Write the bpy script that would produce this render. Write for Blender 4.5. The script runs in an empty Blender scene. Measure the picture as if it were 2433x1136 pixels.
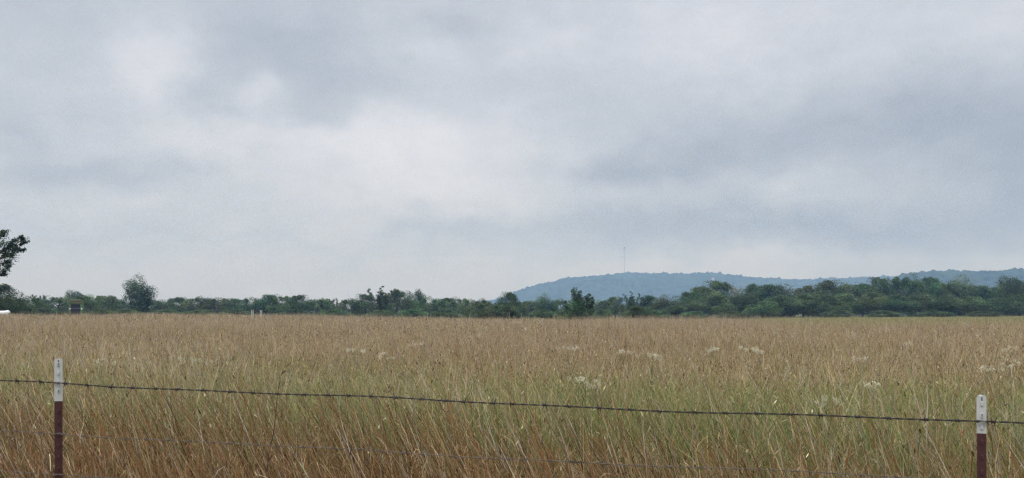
import bpy, math, random
import numpy as np
from mathutils import Vector

random.seed(7)
rng = np.random.default_rng(11)
SC = bpy.context.scene
COL = SC.collection

# ------------------------------------------------------------------ camera constants (metres)
F = 1873.0            # focal length in photo pixels
CX, HY = 1216.5, 742.0
EYE = 1.55


def at(px, py, d):
    """world point seen at photo pixel (px, py) at depth d"""
    return Vector(((px - CX) / F * d, d, EYE + (HY - py) / F * d))


def wx(px, d):
    return (px - CX) / F * d


# ------------------------------------------------------------------ object helpers
def tag(o, label=None, cat=None, group=None, kind=None):
    if label: o['label'] = label
    if cat: o['category'] = cat
    if group: o['group'] = group
    if kind: o['kind'] = kind
    return o


def empty(name, loc=(0, 0, 0), rz=0.0):
    o = bpy.data.objects.new(name, None)
    o.empty_display_size = 0.2
    o.location = loc
    o.rotation_euler = (0, 0, rz)
    COL.objects.link(o)
    return o


def link(name, me, mat=None, parent=None):
    o = bpy.data.objects.new(name, me)
    COL.objects.link(o)
    if mat and not me.materials:
        me.materials.append(mat)
    if parent: o.parent = parent
    return o


def np_mesh(name, verts, quads, cols=None, mat=None, smooth=False, tri=False):
    """verts (N,3), quads (M,4) or tris (M,3), cols (N,3)"""
    me = bpy.data.meshes.new(name)
    k = 3 if tri else 4
    verts = np.ascontiguousarray(verts, dtype=np.float32)
    quads = np.ascontiguousarray(quads, dtype=np.int32)
    me.vertices.add(len(verts))
    me.vertices.foreach_set('co', verts.ravel())
    me.loops.add(len(quads) * k)
    me.loops.foreach_set('vertex_index', quads.ravel())
    me.polygons.add(len(quads))
    me.polygons.foreach_set('loop_start', np.arange(0, len(quads) * k, k, dtype=np.int32))
    try:
        me.polygons.foreach_set('loop_total', np.full(len(quads), k, dtype=np.int32))
    except Exception:
        pass
    if smooth:
        me.polygons.foreach_set('use_smooth', np.ones(len(quads), dtype=bool))
    if cols is not None:
        a = me.attributes.new('Col', 'FLOAT_COLOR', 'POINT')
        c = np.ones((len(verts), 4), dtype=np.float32)
        c[:, :3] = cols
        a.data.foreach_set('color', c.ravel())
    if mat: me.materials.append(mat)
    me.update()
    return me


class MB:
    """collects simple solids and builds ONE mesh"""
    def __init__(s):
        s.v, s.f = [], []

    def add(s, vs, fs):
        b = len(s.v)
        s.v += [tuple(v) for v in vs]
        s.f += [tuple(i + b for i in f) for f in fs]

    def box(s, c, size, bev=0.0):
        x, y, z = c
        a, b, d = size[0] / 2, size[1] / 2, size[2] / 2
        if bev <= 0:
            vs = [(x + i * a, y + j * b, z + k * d) for k in (-1, 1) for j in (-1, 1) for i in (-1, 1)]
            s.add(vs, [(0, 2, 3, 1), (4, 5, 7, 6), (0, 1, 5, 4), (2, 6, 7, 3), (0, 4, 6, 2), (1, 3, 7, 5)])
            return
        ring = []
        e = min(bev, a * .9, b * .9, d * .9)
        for (zz, ins) in ((-d, e), (-d + e, 0), (d - e, 0), (d, e)):
            A, B = a - ins, b - ins
            q = [(-A, -B + e), (-A + e, -B), (A - e, -B), (A, -B + e), (A, B - e), (A - e, B), (-A + e, B), (-A, B - e)]
            ring.append([(x + p[0], y + p[1], z + zz) for p in q])
        vs = [p for r in ring for p in r]
        fs = [tuple(range(7, -1, -1)), tuple(range(24, 32))]
        for r in range(3):
            for i in range(8):
                j = (i + 1) % 8
                fs.append((r * 8 + i, r * 8 + j, r * 8 + 8 + j, r * 8 + 8 + i))
        s.add(vs, fs)

    def tube(s, pts, rads, n=6, cap=True):
        pts = [Vector(p) for p in pts]
        if not hasattr(rads, '__len__'): rads = [rads] * len(pts)
        vs, fs = [], []
        prev = None
        for i, p in enumerate(pts):
            t = (pts[min(i + 1, len(pts) - 1)] - pts[max(i - 1, 0)]).normalized()
            if prev is None:
                ref = Vector((0, 0, 1)) if abs(t.z) < .9 else Vector((1, 0, 0))
                u = t.cross(ref).normalized()
            else:
                u = (prev - t * prev.dot(t)).normalized()
            prev = u
            w = t.cross(u)
            for k in range(n):
                a = 2 * math.pi * k / n
                vs.append(p + (u * math.cos(a) + w * math.sin(a)) * rads[i])
        for i in range(len(pts) - 1):
            for k in range(n):
                j = (k + 1) % n
                fs.append((i * n + k, i * n + j, i * n + n + j, i * n + n + k))
        if cap:
            fs.append(tuple(range(n - 1, -1, -1)))
            m = (len(pts) - 1) * n
            fs.append(tuple(range(m, m + n)))
        s.add(vs, fs)

    def prism(s, outline, z0, z1):
        n = len(outline)
        vs = [(p[0], p[1], z0) for p in outline] + [(p[0], p[1], z1) for p in outline]
        fs = [tuple(range(n - 1, -1, -1)), tuple(range(n, 2 * n))]
        for i in range(n):
            j = (i + 1) % n
            fs.append((i, j, n + j, n + i))
        s.add(vs, fs)

    def lathe_x(s, prof, c, n=20):
        """profile of (x, r) turned about the x axis through c"""
        vs, fs = [], []
        for (x, r) in prof:
            for k in range(n):
                a = 2 * math.pi * k / n
                vs.append((c[0] + x, c[1] + r * math.cos(a), c[2] + r * math.sin(a)))
        for i in range(len(prof) - 1):
            for k in range(n):
                j = (k + 1) % n
                fs.append((i * n + k, i * n + j, i * n + n + j, i * n + n + k))
        fs.append(tuple(range(n)))
        m = (len(prof) - 1) * n
        fs.append(tuple(range(m + n - 1, m - 1, -1)))
        s.add(vs, fs)

    def mesh(s, name, mat=None, smooth=False):
        me = bpy.data.meshes.new(name)
        me.from_pydata(s.v, [], s.f)
        if mat: me.materials.append(mat)
        if smooth:
            me.polygons.foreach_set('use_smooth', [True] * len(me.polygons))
        me.update()
        return me

    def build(s, name, mat=None, parent=None, smooth=False):
        return link(name, s.mesh(name, mat, smooth), None, parent)


# ------------------------------------------------------------------ materials
def new_mat(name):
    m = bpy.data.materials.new(name)
    m.use_nodes = True
    nt = m.node_tree
    b = nt.nodes['Principled BSDF']
    return m, nt, b


def plain(name, rgb, rough=.6, var=.15, scale=12.0, metal=0.0, rgb2=None, thr=None, bump=0.0):
    """colour broken up by noise; rgb2 with thr makes patches (chips, rust)"""
    m, nt, b = new_mat(name)
    N, L = nt.nodes, nt.links
    tc = N.new('ShaderNodeTexCoord')
    no = N.new('ShaderNodeTexNoise'); no.inputs['Scale'].default_value = scale; no.inputs['Detail'].default_value = 5
    L.new(tc.outputs['Object'], no.inputs['Vector'])
    mx = N.new('ShaderNodeMix'); mx.data_type = 'RGBA'
    mx.inputs['A'].default_value = (*[c * (1 - var) for c in rgb], 1)
    mx.inputs['B'].default_value = (*[min(1, c * (1 + var)) for c in rgb], 1)
    L.new(no.outputs['Fac'], mx.inputs['Factor'])
    out = mx.outputs['Result']
    if rgb2:
        n2 = N.new('ShaderNodeTexNoise'); n2.inputs['Scale'].default_value = scale * 2.7; n2.inputs['Detail'].default_value = 4
        L.new(tc.outputs['Object'], n2.inputs['Vector'])
        r = N.new('ShaderNodeMapRange'); r.inputs['From Min'].default_value = thr; r.inputs['From Max'].default_value = thr + .04
        L.new(n2.outputs['Fac'], r.inputs['Value'])
        m2 = N.new('ShaderNodeMix'); m2.data_type = 'RGBA'
        L.new(r.outputs['Result'], m2.inputs['Factor'])
        L.new(out, m2.inputs['A']); m2.inputs['B'].default_value = (*rgb2, 1)
        out = m2.outputs['Result']
    L.new(out, b.inputs['Base Color'])
    b.inputs['Roughness'].default_value = rough
    b.inputs['Metallic'].default_value = metal
    if bump:
        bp = N.new('ShaderNodeBump'); bp.inputs['Strength'].default_value = bump; bp.inputs['Distance'].default_value = .002
        L.new(no.outputs['Fac'], bp.inputs['Height']); L.new(bp.outputs['Normal'], b.inputs['Normal'])
    return m


def plant_mat(name, trans=.25, rough=.6, vary=0.0, spec=.3):
    """colour comes from the plant's own 'Col' attribute; each plant differs a little in hue"""
    m, nt, b = new_mat(name)
    N, L = nt.nodes, nt.links
    at_ = N.new('ShaderNodeAttribute'); at_.attribute_name = 'Col'
    col = at_.outputs['Color']
    if vary:
        oi = N.new('ShaderNodeObjectInfo')
        hs = N.new('ShaderNodeHueSaturation')
        mr = N.new('ShaderNodeMapRange'); mr.inputs['To Min'].default_value = .5 - .035 * vary; mr.inputs['To Max'].default_value = .5 + .03 * vary
        mv = N.new('ShaderNodeMapRange'); mv.inputs['To Min'].default_value = 1 - .28 * vary; mv.inputs['To Max'].default_value = 1 + .3 * vary
        ml = N.new('ShaderNodeMath'); ml.operation = 'MULTIPLY'; ml.inputs[1].default_value = 7.13
        fr = N.new('ShaderNodeMath'); fr.operation = 'FRACT'
        L.new(oi.outputs['Random'], mr.inputs['Value'])
        L.new(oi.outputs['Random'], ml.inputs[0]); L.new(ml.outputs[0], fr.inputs[0]); L.new(fr.outputs[0], mv.inputs['Value'])
        L.new(mr.outputs['Result'], hs.inputs['Hue']); L.new(mv.outputs['Result'], hs.inputs['Value'])
        L.new(col, hs.inputs['Color']); col = hs.outputs['Color']
    L.new(col, b.inputs['Base Color'])
    b.inputs['Roughness'].default_value = rough
    b.inputs['Specular IOR Level'].default_value = spec
    if trans > 0:
        tr = N.new('ShaderNodeBsdfTranslucent'); L.new(col, tr.inputs['Color'])
        ms = N.new('ShaderNodeMixShader'); ms.inputs['Fac'].default_value = trans
        L.new(b.outputs['BSDF'], ms.inputs[1]); L.new(tr.outputs['BSDF'], ms.inputs[2])
        L.new(ms.outputs['Shader'], N['Material Output'].inputs['Surface'])
    return m


M_GRASS = plant_mat('dry_grass', .36, .55)
M_LEAF = plant_mat('foliage', .22, .6, vary=1.0, spec=.2)
M_FOREST = plant_mat('forest_canopy', .0, .9, spec=.05)
M_BARK = plain('bark', (.11, .085, .065), .9, .35, 6.0, bump=.6)
M_DEAD = plain('dead_wood', (.36, .33, .31), .85, .25, 5.0)
M_MAROON = plain('maroon_paint', (.060, .0155, .017), .5, .25, 40.0, rgb2=(.035, .014, .012), thr=.64, bump=.2)
M_WHITE = plain('white_paint', (.52, .52, .505), .55, .10, 30.0, rgb2=(.13, .10, .085), thr=.70, bump=.25)
M_CHIP = plain('bare_steel_chip', (.035, .028, .026), .7, .3, 60.0)
M_WIRE = plain('weathered_wire', (.045, .036, .034), .6, .35, 80.0, metal=.35)
M_GALV = plain('galvanised_wire', (.135, .11, .085), .6, .35, 60.0, metal=.15, rgb2=(.13, .10, .09), thr=.60)
M_STEEL = plain('mast_steel', (.16, .16, .17), .6, .1, 2.0, metal=.3)
M_TANK = plain('white_tank_paint', (.78, .78, .76), .35, .05, 3.0)
M_POSTWHITE = plain('white_post', (.58, .57, .52), .6, .12, 9.0)
M_DARKRAIL = plain('dark_rail', (.035, .035, .04), .7, .2, 6.0)
M_GREEN = plain('green_enamel', (.05, .17, .055), .45, .2, 4.0)
M_YELLOW = plain('faded_yellow_enamel', (.22, .22, .10), .5, .25, 5.0, rgb2=(.16, .08, .045), thr=.57)
M_OLIVE = plain('faded_green_enamel', (.13, .19, .08), .5, .25, 5.0)
M_RUST = plain('rust', (.17, .14, .085), .9, .4, 6.0)
M_BLACKGLASS = plain('dark_glass', (.012, .012, .016), .15, .1, 3.0)
M_BLACK = plain('dark_grille', (.022, .022, .03), .7, .3, 9.0)
M_LAMP = plain('lamp_lens', (.8, .8, .78), .2, .02, 5.0)
M_RUBBER = plain('rubber', (.025, .025, .025), .8, .2, 8.0)
M_PETAL = plain('white_petals', (.72, .69, .52), .6, .06, 30.0)
M_STEMGREEN = plain('flower_stem', (.13, .15, .06), .7, .2, 30.0)
M_WEED = plain('dark_weed_stem', (.050, .038, .028), .8, .35, 30.0)
M_HOUSE = plain('white_siding', (.5, .5, .49), .6, .05, 1.0)
M_ROOF = plain('grey_roof', (.25, .25, .26), .8, .1, 1.0)


# ------------------------------------------------------------------ smooth noise for numpy
def make_noise(seed, n=14, f0=1.0, f1=4.0):
    r = np.random.default_rng(seed)
    ang = r.uniform(0, 2 * np.pi, n); fr = np.exp(r.uniform(np.log(f0), np.log(f1), n)); ph = r.uniform(0, 2 * np.pi, n)
    kx, ky = np.cos(ang) * fr, np.sin(ang) * fr
    amp = 1 / np.sqrt(fr / f0)
    amp /= np.sqrt((amp ** 2).sum() / 2)
    def f(x, y):
        s = np.zeros_like(x, dtype=float)
        for a, b, c, p in zip(amp, kx, ky, ph):
            s += a * np.sin(b * x + c * y + p)
        return s           # about unit variance
    return f


N_HUMP = make_noise(1, 10, .02, .09)
N_PATCH = make_noise(2, 16, .25, 1.6)
N_GREEN = make_noise(3, 16, .35, 2.2)
N_BIG = make_noise(4, 12, .03, .16)
N_RUST = make_noise(6, 14, .18, .9)


def sstep(a, b, x):
    t = np.clip((x - a) / (b - a), 0, 1)
    return t * t * (3 - 2 * t)


def ground_z(x, y):
    """the field: flat by the fence, a slight rise far left and far right, a slight dip between"""
    x = np.asarray(x, float); y = np.asarray(y, float)
    d = np.sqrt(x * x + y * y)
    u = x / np.maximum(np.abs(y), 5.0)
    g = np.interp(u, [-1.2, -.62, -.35, -.1, .15, .4, .65, 1.2], [.55, .42, .24, -.10, -.30, .12, .28, .3])
    return sstep(25, 115, d) * g * (y > -1e9) + .05 * N_HUMP(x, y) * sstep(8, 40, d) * (1 - sstep(300, 700, d))


def gz(x, y):
    return float(ground_z(np.array([x]), np.array([y]))[0])


# ------------------------------------------------------------------ ground sheet
def axis(lim):
    a = np.concatenate([np.arange(0, 30, 1.5), np.geomspace(30, lim, 70)])
    return np.concatenate([-a[:0:-1], a])


def build_ground():
    ax = axis(3300.0)
    X, Y = np.meshgrid(ax, ax)
    Z = ground_z(X, Y)
    n = len(ax)
    v = np.stack([X, Y, Z], -1).reshape(-1, 3)
    i = np.arange(n * n).reshape(n, n)
    q = np.stack([i[:-1, :-1], i[:-1, 1:], i[1:, 1:], i[1:, :-1]], -1).reshape(-1, 4)
    m, nt, b = new_mat('field_soil_and_thatch')
    N, L = nt.nodes, nt.links
    tc = N.new('ShaderNodeTexCoord')
    n1 = N.new('ShaderNodeTexNoise'); n1.inputs['Scale'].default_value = 9.0; n1.inputs['Detail'].default_value = 8
    n2 = N.new('ShaderNodeTexNoise'); n2.inputs['Scale'].default_value = .07; n2.inputs['Detail'].default_value = 4
    L.new(tc.outputs['Object'], n1.inputs['Vector']); L.new(tc.outputs['Object'], n2.inputs['Vector'])
    r = N.new('ShaderNodeValToRGB')
    r.color_ramp.elements[0].position = .3; r.color_ramp.elements[0].color = (.075, .055, .035, 1)
    r.color_ramp.elements[1].position = .7; r.color_ramp.elements[1].color = (.20, .155, .095, 1)
    L.new(n1.outputs['Fac'], r.inputs['Fac'])
    mx = N.new('ShaderNodeMix'); mx.data_type = 'RGBA'
    mr = N.new('ShaderNodeMapRange'); mr.inputs['From Min'].default_value = .4; mr.inputs['From Max'].default_value = .65; mr.inputs['To Max'].default_value = .5
    L.new(n2.outputs['Fac'], mr.inputs['Value']); L.new(mr.outputs['Result'], mx.inputs['Factor'])
    L.new(r.outputs['Color'], mx.inputs['A']); mx.inputs['B'].default_value = (.14, .16, .06, 1)
    L.new(mx.outputs['Result'], b.inputs['Base Color']); b.inputs['Roughness'].default_value = .95
    o = link('ground', np_mesh('ground', v, q, None, m, True))
    tag(o, kind='structure')


build_ground()

# ------------------------------------------------------------------ fence line
PA, PB = Vector((-2.067, 3.60, 0)), Vector((1.639, 2.75, 0))
FDIR = (PB - PA).normalized()
FSP = (PB - PA).length


def fence_y(x):
    return PA.y + (x - PA.x) * FDIR.y / FDIR.x


# ------------------------------------------------------------------ grass
def strips(root, h, lean, p, droop, w, face, tt, wf, c0, c1, tc0=.72):
    """N ribbons. root (N,3) h (N) lean (N,2) bend power p, droop (N), width (N), facing angle (N)"""
    N = len(h); Lv = len(tt)
    t = np.asarray(tt)[None, :]
    z = h[:, None] * (t - droop[:, None] * t * t) / (1 - np.minimum(droop, .5)[:, None] * .9)
    tp = t ** p
    ctr = np.stack([root[:, 0, None] + lean[:, 0, None] * tp, root[:, 1, None] + lean[:, 1, None] * tp, root[:, 2, None] + z], -1)
    side = np.stack([np.cos(face), np.sin(face), np.zeros(N)], -1)[:, None, :]
    hw = (w[:, None] * np.asarray(wf)[None, :] * .5)[..., None]
    v = np.stack([ctr - side * hw, ctr + side * hw], 2)            # N,L,2,3
    k = np.clip((t - tc0) / (1 - tc0 + 1e-6), 0, 1)[..., None]
    k = np.minimum(1, k * 2.2)
    c = c0[:, None, :] * (1 - k) + c1[:, None, :] * k
    c = np.repeat(c[:, :, None, :], 2, 2)
    base = (np.arange(N) * Lv * 2)[:, None]
    s = np.arange(Lv - 1)[None, :] * 2
    a = base + s
    q = np.stack([a, a + 1, a + 3, a + 2], -1)
    return v.reshape(-1, 3), q.reshape(-1, 4), c.reshape(-1, 3)


class Bag:
    def __init__(s): s.v, s.q, s.c, s.n = [], [], [], 0
    def add(s, vqc):
        v, q, c = vqc
        s.v.append(v.astype(np.float32)); s.q.append((q + s.n).astype(np.int32)); s.c.append(c.astype(np.float32)); s.n += len(v)
    def mesh(s, name, mat):
        return np_mesh(name, np.concatenate(s.v), np.concatenate(s.q), np.concatenate(s.c), mat)


STRAW = np.array((.56, .44, .225)); TAN = np.array((.40, .29, .145)); BROWN = np.array((.20, .118, .050))
RUSSET = np.array((.285, .140, .052)); DKRUSSET = np.array((.062, .028, .013)); GREEN = np.array((.150, .205, .055))
BRGREEN = np.array((.150, .245, .062)); PALEG = np.array((.40, .385, .15)); MAUVE = np.array((.52, .415, .325)); PALE = np.array((.78, .66, .47))


def mix_cols(n, cols, wts):
    wts = np.asarray(wts, float)
    if wts.ndim == 1: wts = np.repeat(wts[None], n, 0)
    cum = np.cumsum(wts / wts.sum(1, keepdims=True), 1)
    idx = (rng.random(n)[:, None] > cum).sum(1).clip(0, len(cols) - 1)
    c = np.array(cols)[idx] * rng.uniform(.45, 1.5, (n, 1))
    return c * rng.normal(1, .04, (n, 3))


def scatter(y0, y1, dens, margin=1.6):
    """random roots in the wedge that the field of view covers, a little wider than it"""
    n_try = int(((y1 - y0) * (2 * (.70 * y1 + margin))) * dens)
    y = rng.uniform(y0, y1, n_try); x = rng.uniform(-1, 1, n_try) * (.70 * y1 + margin)
    k = np.abs(x) < .70 * y + margin
    return x[k], y[k]


def tall_limit(x, y):
    """how far the tall brown grass reaches: all the way on the left, about 60 m on the right"""
    u = x / np.maximum(y, 1)
    return np.interp(u, [-.7, -.1, .1, .2, .35, .7], [175, 120, 95, 74, 52, 38])


def offs_(x, y):
    return y - fence_y(x)


tall = Bag(); green = Bag(); dry = Bag(); short = Bag()

# --- tall seed stalks of the field, thinner with distance only in number
for (y0, y1, dens, wmul, lv) in ((3.2, 9, 360, .62, 1), (9, 22, 330, .72, 1), (22, 55, 170, 1.05, 0), (55, 175, 42, 2.2, 0)):
    x, y = scatter(y0, y1, dens)
    k = (y > fence_y(x) + .35) & (y < tall_limit(x, y) * rng.uniform(.85, 1.1, len(x)))
    x, y = x[k], y[k]
    pn, gn, bn = N_PATCH(x, y), N_GREEN(x, y), N_BIG(x, y)
    offs = y - fence_y(x)
    k = rng.random(len(x)) < np.interp(offs_(x, y), [0, 1.0, 2.6], [.10, .22, 1.0]) * np.clip(.70 + .25 * pn + .12 * bn - .46 * sstep(.9, 2.2, offs) * (1 - sstep(4.5, 9, offs)) * (1 + .6 * gn), .12, 1)
    x, y, pn, gn, bn = x[k], y[k], pn[k], gn[k], bn[k]
    n = len(x)
    h = .74 + .07 * pn + .06 * bn + rng.gamma(2.0, .07, n).clip(0, .42)
    h *= np.interp(y, [9, 35], [1.0, .84])
    tallk = rng.random(n) < .025 + .17 * (N_HUMP(x * 3, y * 2) > .5) * sstep(14, 30, y)
    h = np.where(tallk, h + rng.uniform(.08, .60, n) ** 1.0 * sstep(9, 26, y), h)
    h = np.minimum(h, np.interp(y, [10, 30, 60], [1.22, 1.38, 1.55]) + rng.normal(0, .03, n))
    # by the fence keep it under the sight line that the posts keep clear
    h *= np.interp(y - fence_y(x), [.3, 1.2, 3.0], [.80, .93, 1.0])
    root = np.stack([x, y, ground_z(x, y) - .02], -1)
    bent = np.where(rng.random(n) < .10, 3.6, 1.0)
    lean = np.stack([((rng.normal(0, .17, n) - .04 * pn) * bent - np.interp(y, [4, 12], [.10, .02])).clip(-.6, .6), (rng.normal(0, .13, n) * bent).clip(-.5, .5)], -1) * h[:, None]
    h = h * np.where(bent > 1, .86, 1)
    w = rng.uniform(.0028, .0052, n) * wmul
    nearw = np.interp(y, [3, 6, 10], [0, .3, 1.0])
    rn = N_RUST(x, y)
    wts = np.stack([.9 + .5 * bn.clip(-1, 1), 1.5 - .3 * rn.clip(-1, 1), .5 + .2 * rn, .55 + .75 * gn.clip(-1.5, 2) + .6 * bn * sstep(8, 20, y), .45 + .5 * rn.clip(-1, 2) + .4 * N_HUMP(x * 2.5, y * 2) * sstep(8, 20, y)], -1).clip(.03)
    c0 = mix_cols(n, [STRAW, TAN, BROWN, PALEG, RUSSET], wts)
    c1 = mix_cols(n, [MAUVE, TAN, STRAW, RUSSET], [1.5, 1.0, .7, .45])
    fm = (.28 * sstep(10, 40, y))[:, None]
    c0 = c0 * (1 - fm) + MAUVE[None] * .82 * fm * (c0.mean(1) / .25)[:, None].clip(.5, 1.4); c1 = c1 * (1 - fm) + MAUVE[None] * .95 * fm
    face = rng.uniform(0, np.pi, n)
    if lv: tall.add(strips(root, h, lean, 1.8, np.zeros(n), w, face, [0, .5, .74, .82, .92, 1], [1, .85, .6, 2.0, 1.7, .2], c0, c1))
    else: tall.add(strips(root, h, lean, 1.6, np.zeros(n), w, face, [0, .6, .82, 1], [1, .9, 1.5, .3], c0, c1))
    if lv:
        m = int(n * (1.1 if y1 < 10 else .35)); i = rng.integers(0, n, m); tt = rng.uniform(.25, .75, m)
        r2 = root[i].copy(); r2[:, :2] += lean[i] * (tt ** 1.8)[:, None]; r2[:, 2] += h[i] * tt
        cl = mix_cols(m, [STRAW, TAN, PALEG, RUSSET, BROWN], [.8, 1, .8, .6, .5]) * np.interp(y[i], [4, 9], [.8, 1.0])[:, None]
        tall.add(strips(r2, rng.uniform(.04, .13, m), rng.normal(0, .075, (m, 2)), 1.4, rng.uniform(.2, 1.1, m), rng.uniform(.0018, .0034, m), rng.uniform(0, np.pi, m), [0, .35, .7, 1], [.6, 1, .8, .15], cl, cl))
    # side twigs of the seed heads
    if lv:
        m = int(n * (2.6 if y1 < 10 else 1.3)); i = rng.integers(0, n, m); tt = rng.uniform(.6, .97, m)
        r2 = root[i].copy(); r2[:, :2] += lean[i] * (tt ** 1.8)[:, None]; r2[:, 2] += h[i] * tt
        h2 = rng.uniform(.03, .10, m); l2 = rng.normal(0, .045, (m, 2)); l2[:, 0] -= .012
        tall.add(strips(r2, h2, l2, 1.3, np.full(m, .15), w[i] * .95, rng.uniform(0, np.pi, m), [0, .5, 1], [.7, 1.2, .3], c1[i], c1[i]))

# (each near stalk also carries a drooping leaf or two)

# --- thin tall seed stalks that stand above the rest and mist the far edge of the field
for (y0, y1, dens, wd) in ((16, 34, 5.5, .006), (34, 75, 3.2, .009), (75, 130, 1.3, .014)):
    x, y = scatter(y0, y1, dens)
    u = x / y
    k = (y < tall_limit(x, y)) & (rng.random(len(x)) < np.interp(u, [-.7, -.1, .12, .26, .36], [.9, .9, 1.0, .35, .03]) * (.55 + .45 * np.tanh(1.5 * N_HUMP(x * 4, y * 3))))
    x, y = x[k], y[k]; n = len(x)
    h = np.minimum(.98 + rng.exponential(.13, n) + .05 * N_PATCH(x, y), 1.58)
    root = np.stack([x, y, ground_z(x, y) - .02], -1)
    lean = rng.normal(-.02, .10, (n, 2)) * h[:, None]
    c0 = mix_cols(n, [MAUVE * .8, TAN, BROWN], [1.3, .8, .5])
    tall.add(strips(root, h, lean, 1.6, np.zeros(n), np.full(n, wd) * rng.uniform(.7, 1.3, n), rng.uniform(0, np.pi, n), [0, .55, .78, .9, 1], [.7, .6, 1.5, 1.1, .2], c0, c0))

# --- leaf blades, green below and straw above
for (y0, y1, dens, wmul) in ((3.1, 9, 2300, .52), (9, 22, 640, .75), (22, 55, 120, 1.5), (55, 175, 22, 3.4)):
    x, y = scatter(y0, y1, dens)
    k = (y > fence_y(x) + .22) & (y < tall_limit(x, y) * rng.uniform(.85, 1.1, len(x)))
    x, y = x[k], y[k]
    k = rng.random(len(x)) < np.interp(offs_(x, y), [.3, 1.1, 1.9], [.30, .40, 1.0]) + .4 * (x > .9)
    x, y = x[k], y[k]
    n = len(x)
    pn, gn, bn = N_PATCH(x, y), N_GREEN(x * 1.3, y), N_BIG(x, y)
    off = y - fence_y(x)
    belt = sstep(.9, 2.2, off) * (1 - sstep(5.0, 9.5, off))            # the greener belt a few steps behind the fence
    gw = np.clip(.45 + 3.8 * belt + .9 * gn * (.4 + belt) - 1.3 * sstep(.3, 1.8, x), .25, 5)
    h = (.42 + .06 * pn + .10 * belt + rng.gamma(2.5, .085, n)) * np.interp(off, [.2, 1.2, 3.0], [.82, .95, 1.0])
    root = np.stack([x, y, ground_z(x, y) - .02], -1)
    lean = np.stack([rng.normal(-.06, .36, n), rng.normal(0, .32, n)], -1).clip(-.95, .95) * h[:, None]
    w = rng.uniform(.0035, .0075, n) * wmul
    wts = np.stack([.5 + 0 * x, .9 + 0 * x, .6 + 0 * x, .62 * gw, .42 * gw, .45 * gw, .05 + 0 * x], -1).clip(.02)
    c0 = mix_cols(n, [STRAW, TAN, BROWN, GREEN, BRGREEN, PALEG, PALE], wts)
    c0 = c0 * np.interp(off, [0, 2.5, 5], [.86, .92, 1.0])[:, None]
    dr = np.where(rng.random(n) < .5, rng.uniform(.0, .30, n), rng.uniform(.25, .6, n))
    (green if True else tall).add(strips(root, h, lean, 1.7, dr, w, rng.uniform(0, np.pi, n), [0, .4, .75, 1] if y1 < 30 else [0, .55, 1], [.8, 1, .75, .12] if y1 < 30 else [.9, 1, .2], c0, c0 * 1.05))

# --- russet dry bluestem in the first metres behind the fence, leaning one way, with curled dead leaves
x, y = scatter(2.6, 7.2, 620)
off = y - fence_y(x)
pn = N_PATCH(x * .8 + 5, y * 1.2)
prob = (1 - sstep(.8, 2.4, off + .45 * pn)) * np.interp(x, [-4, .2, 1.4, 3], [1.0, .95, .40, .30]) * (off > -.32) + .035 * (off > .3)
k = rng.random(len(x)) < prob
x, y, off, pn = x[k], y[k], off[k], pn[k]
n = len(x)
h = (.62 + .06 * pn + rng.gamma(2.2, .10, n).clip(0, .52)) * np.interp(off, [-.3, .05, .3, 1.4], [.70, .80, .88, 1.04])
tilt = np.clip(rng.normal(.30, .17, n), -.25, .75)
root = np.stack([x + .15, y, ground_z(x, y) - .02], -1)
lean = np.stack([-tilt, rng.normal(0, .14, n)], -1) * h[:, None]
w = rng.uniform(.0028, .0055, n)
c0 = mix_cols(n, [RUSSET, DKRUSSET, BROWN, TAN, STRAW], [1.7, 1.0, .9, .35, .12])
c1 = mix_cols(n, [RUSSET, BROWN, TAN, MAUVE], [1.2, .8, .7, .5])
dry.add(strips(root, h, lean, 1.35, np.zeros(n), w, rng.uniform(-.6, .6, n), [0, .3, .6, .85, 1], [1.15, 1, .8, .7, .2], c0, c1))
m = int(n * 4.2); i = rng.integers(0, n, m); tt = rng.uniform(.35, .97, m)
r2 = root[i].copy(); r2[:, :2] += lean[i] * (tt ** 1.35)[:, None]; r2[:, 2] += h[i] * tt
h2 = rng.uniform(.03, .13, m); l2 = rng.normal(0, .055, (m, 2)); l2[:, 0] -= .03
cc = mix_cols(m, [PALE, STRAW, TAN, RUSSET, BROWN, DKRUSSET], [.07, .28, .7, 1.8, 1.1, .7])
dry.add(strips(r2, h2, l2, 1.6, rng.uniform(.1, 1.25, m), rng.uniform(.0016, .0034, m), rng.uniform(-.9, .9, m), [0, .35, .7, 1], [.6, 1, .8, .2], cc, cc * 1.05))

# stout dark stalks among them, arching over
x, y = scatter(3.2, 6.4, 120)
off = offs_(x, y)
k = (off > .35) & (off < 2.4) & (rng.random(len(x)) < np.interp(x, [-3, .6, 1.5, 3], [1, .85, .3, .2]) * np.interp(off, [.4, 1.2, 2.4], [1, .8, .2]))
x, y, off = x[k], y[k], off[k]; n = len(x)
h = rng.uniform(.74, 1.02, n) * np.interp(off, [.3, 1.6], [.92, 1.08])
root = np.stack([x + .2, y, ground_z(x, y) - .02], -1)
lean = np.stack([-np.clip(rng.normal(.36, .14, n), .0, .75), rng.normal(0, .1, n)], -1) * h[:, None]
c0 = mix_cols(n, [DKRUSSET, RUSSET * .5, BROWN * .7], [1.4, .8, .6])
dry.add(strips(root, h, lean, 1.75, np.full(n, .10), rng.uniform(.006, .0105, n), rng.uniform(-.5, .5, n), [0, .25, .5, .7, .85, 1], [1.2, 1, .8, .55, .35, .15], c0, c0 * 1.3))

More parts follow.
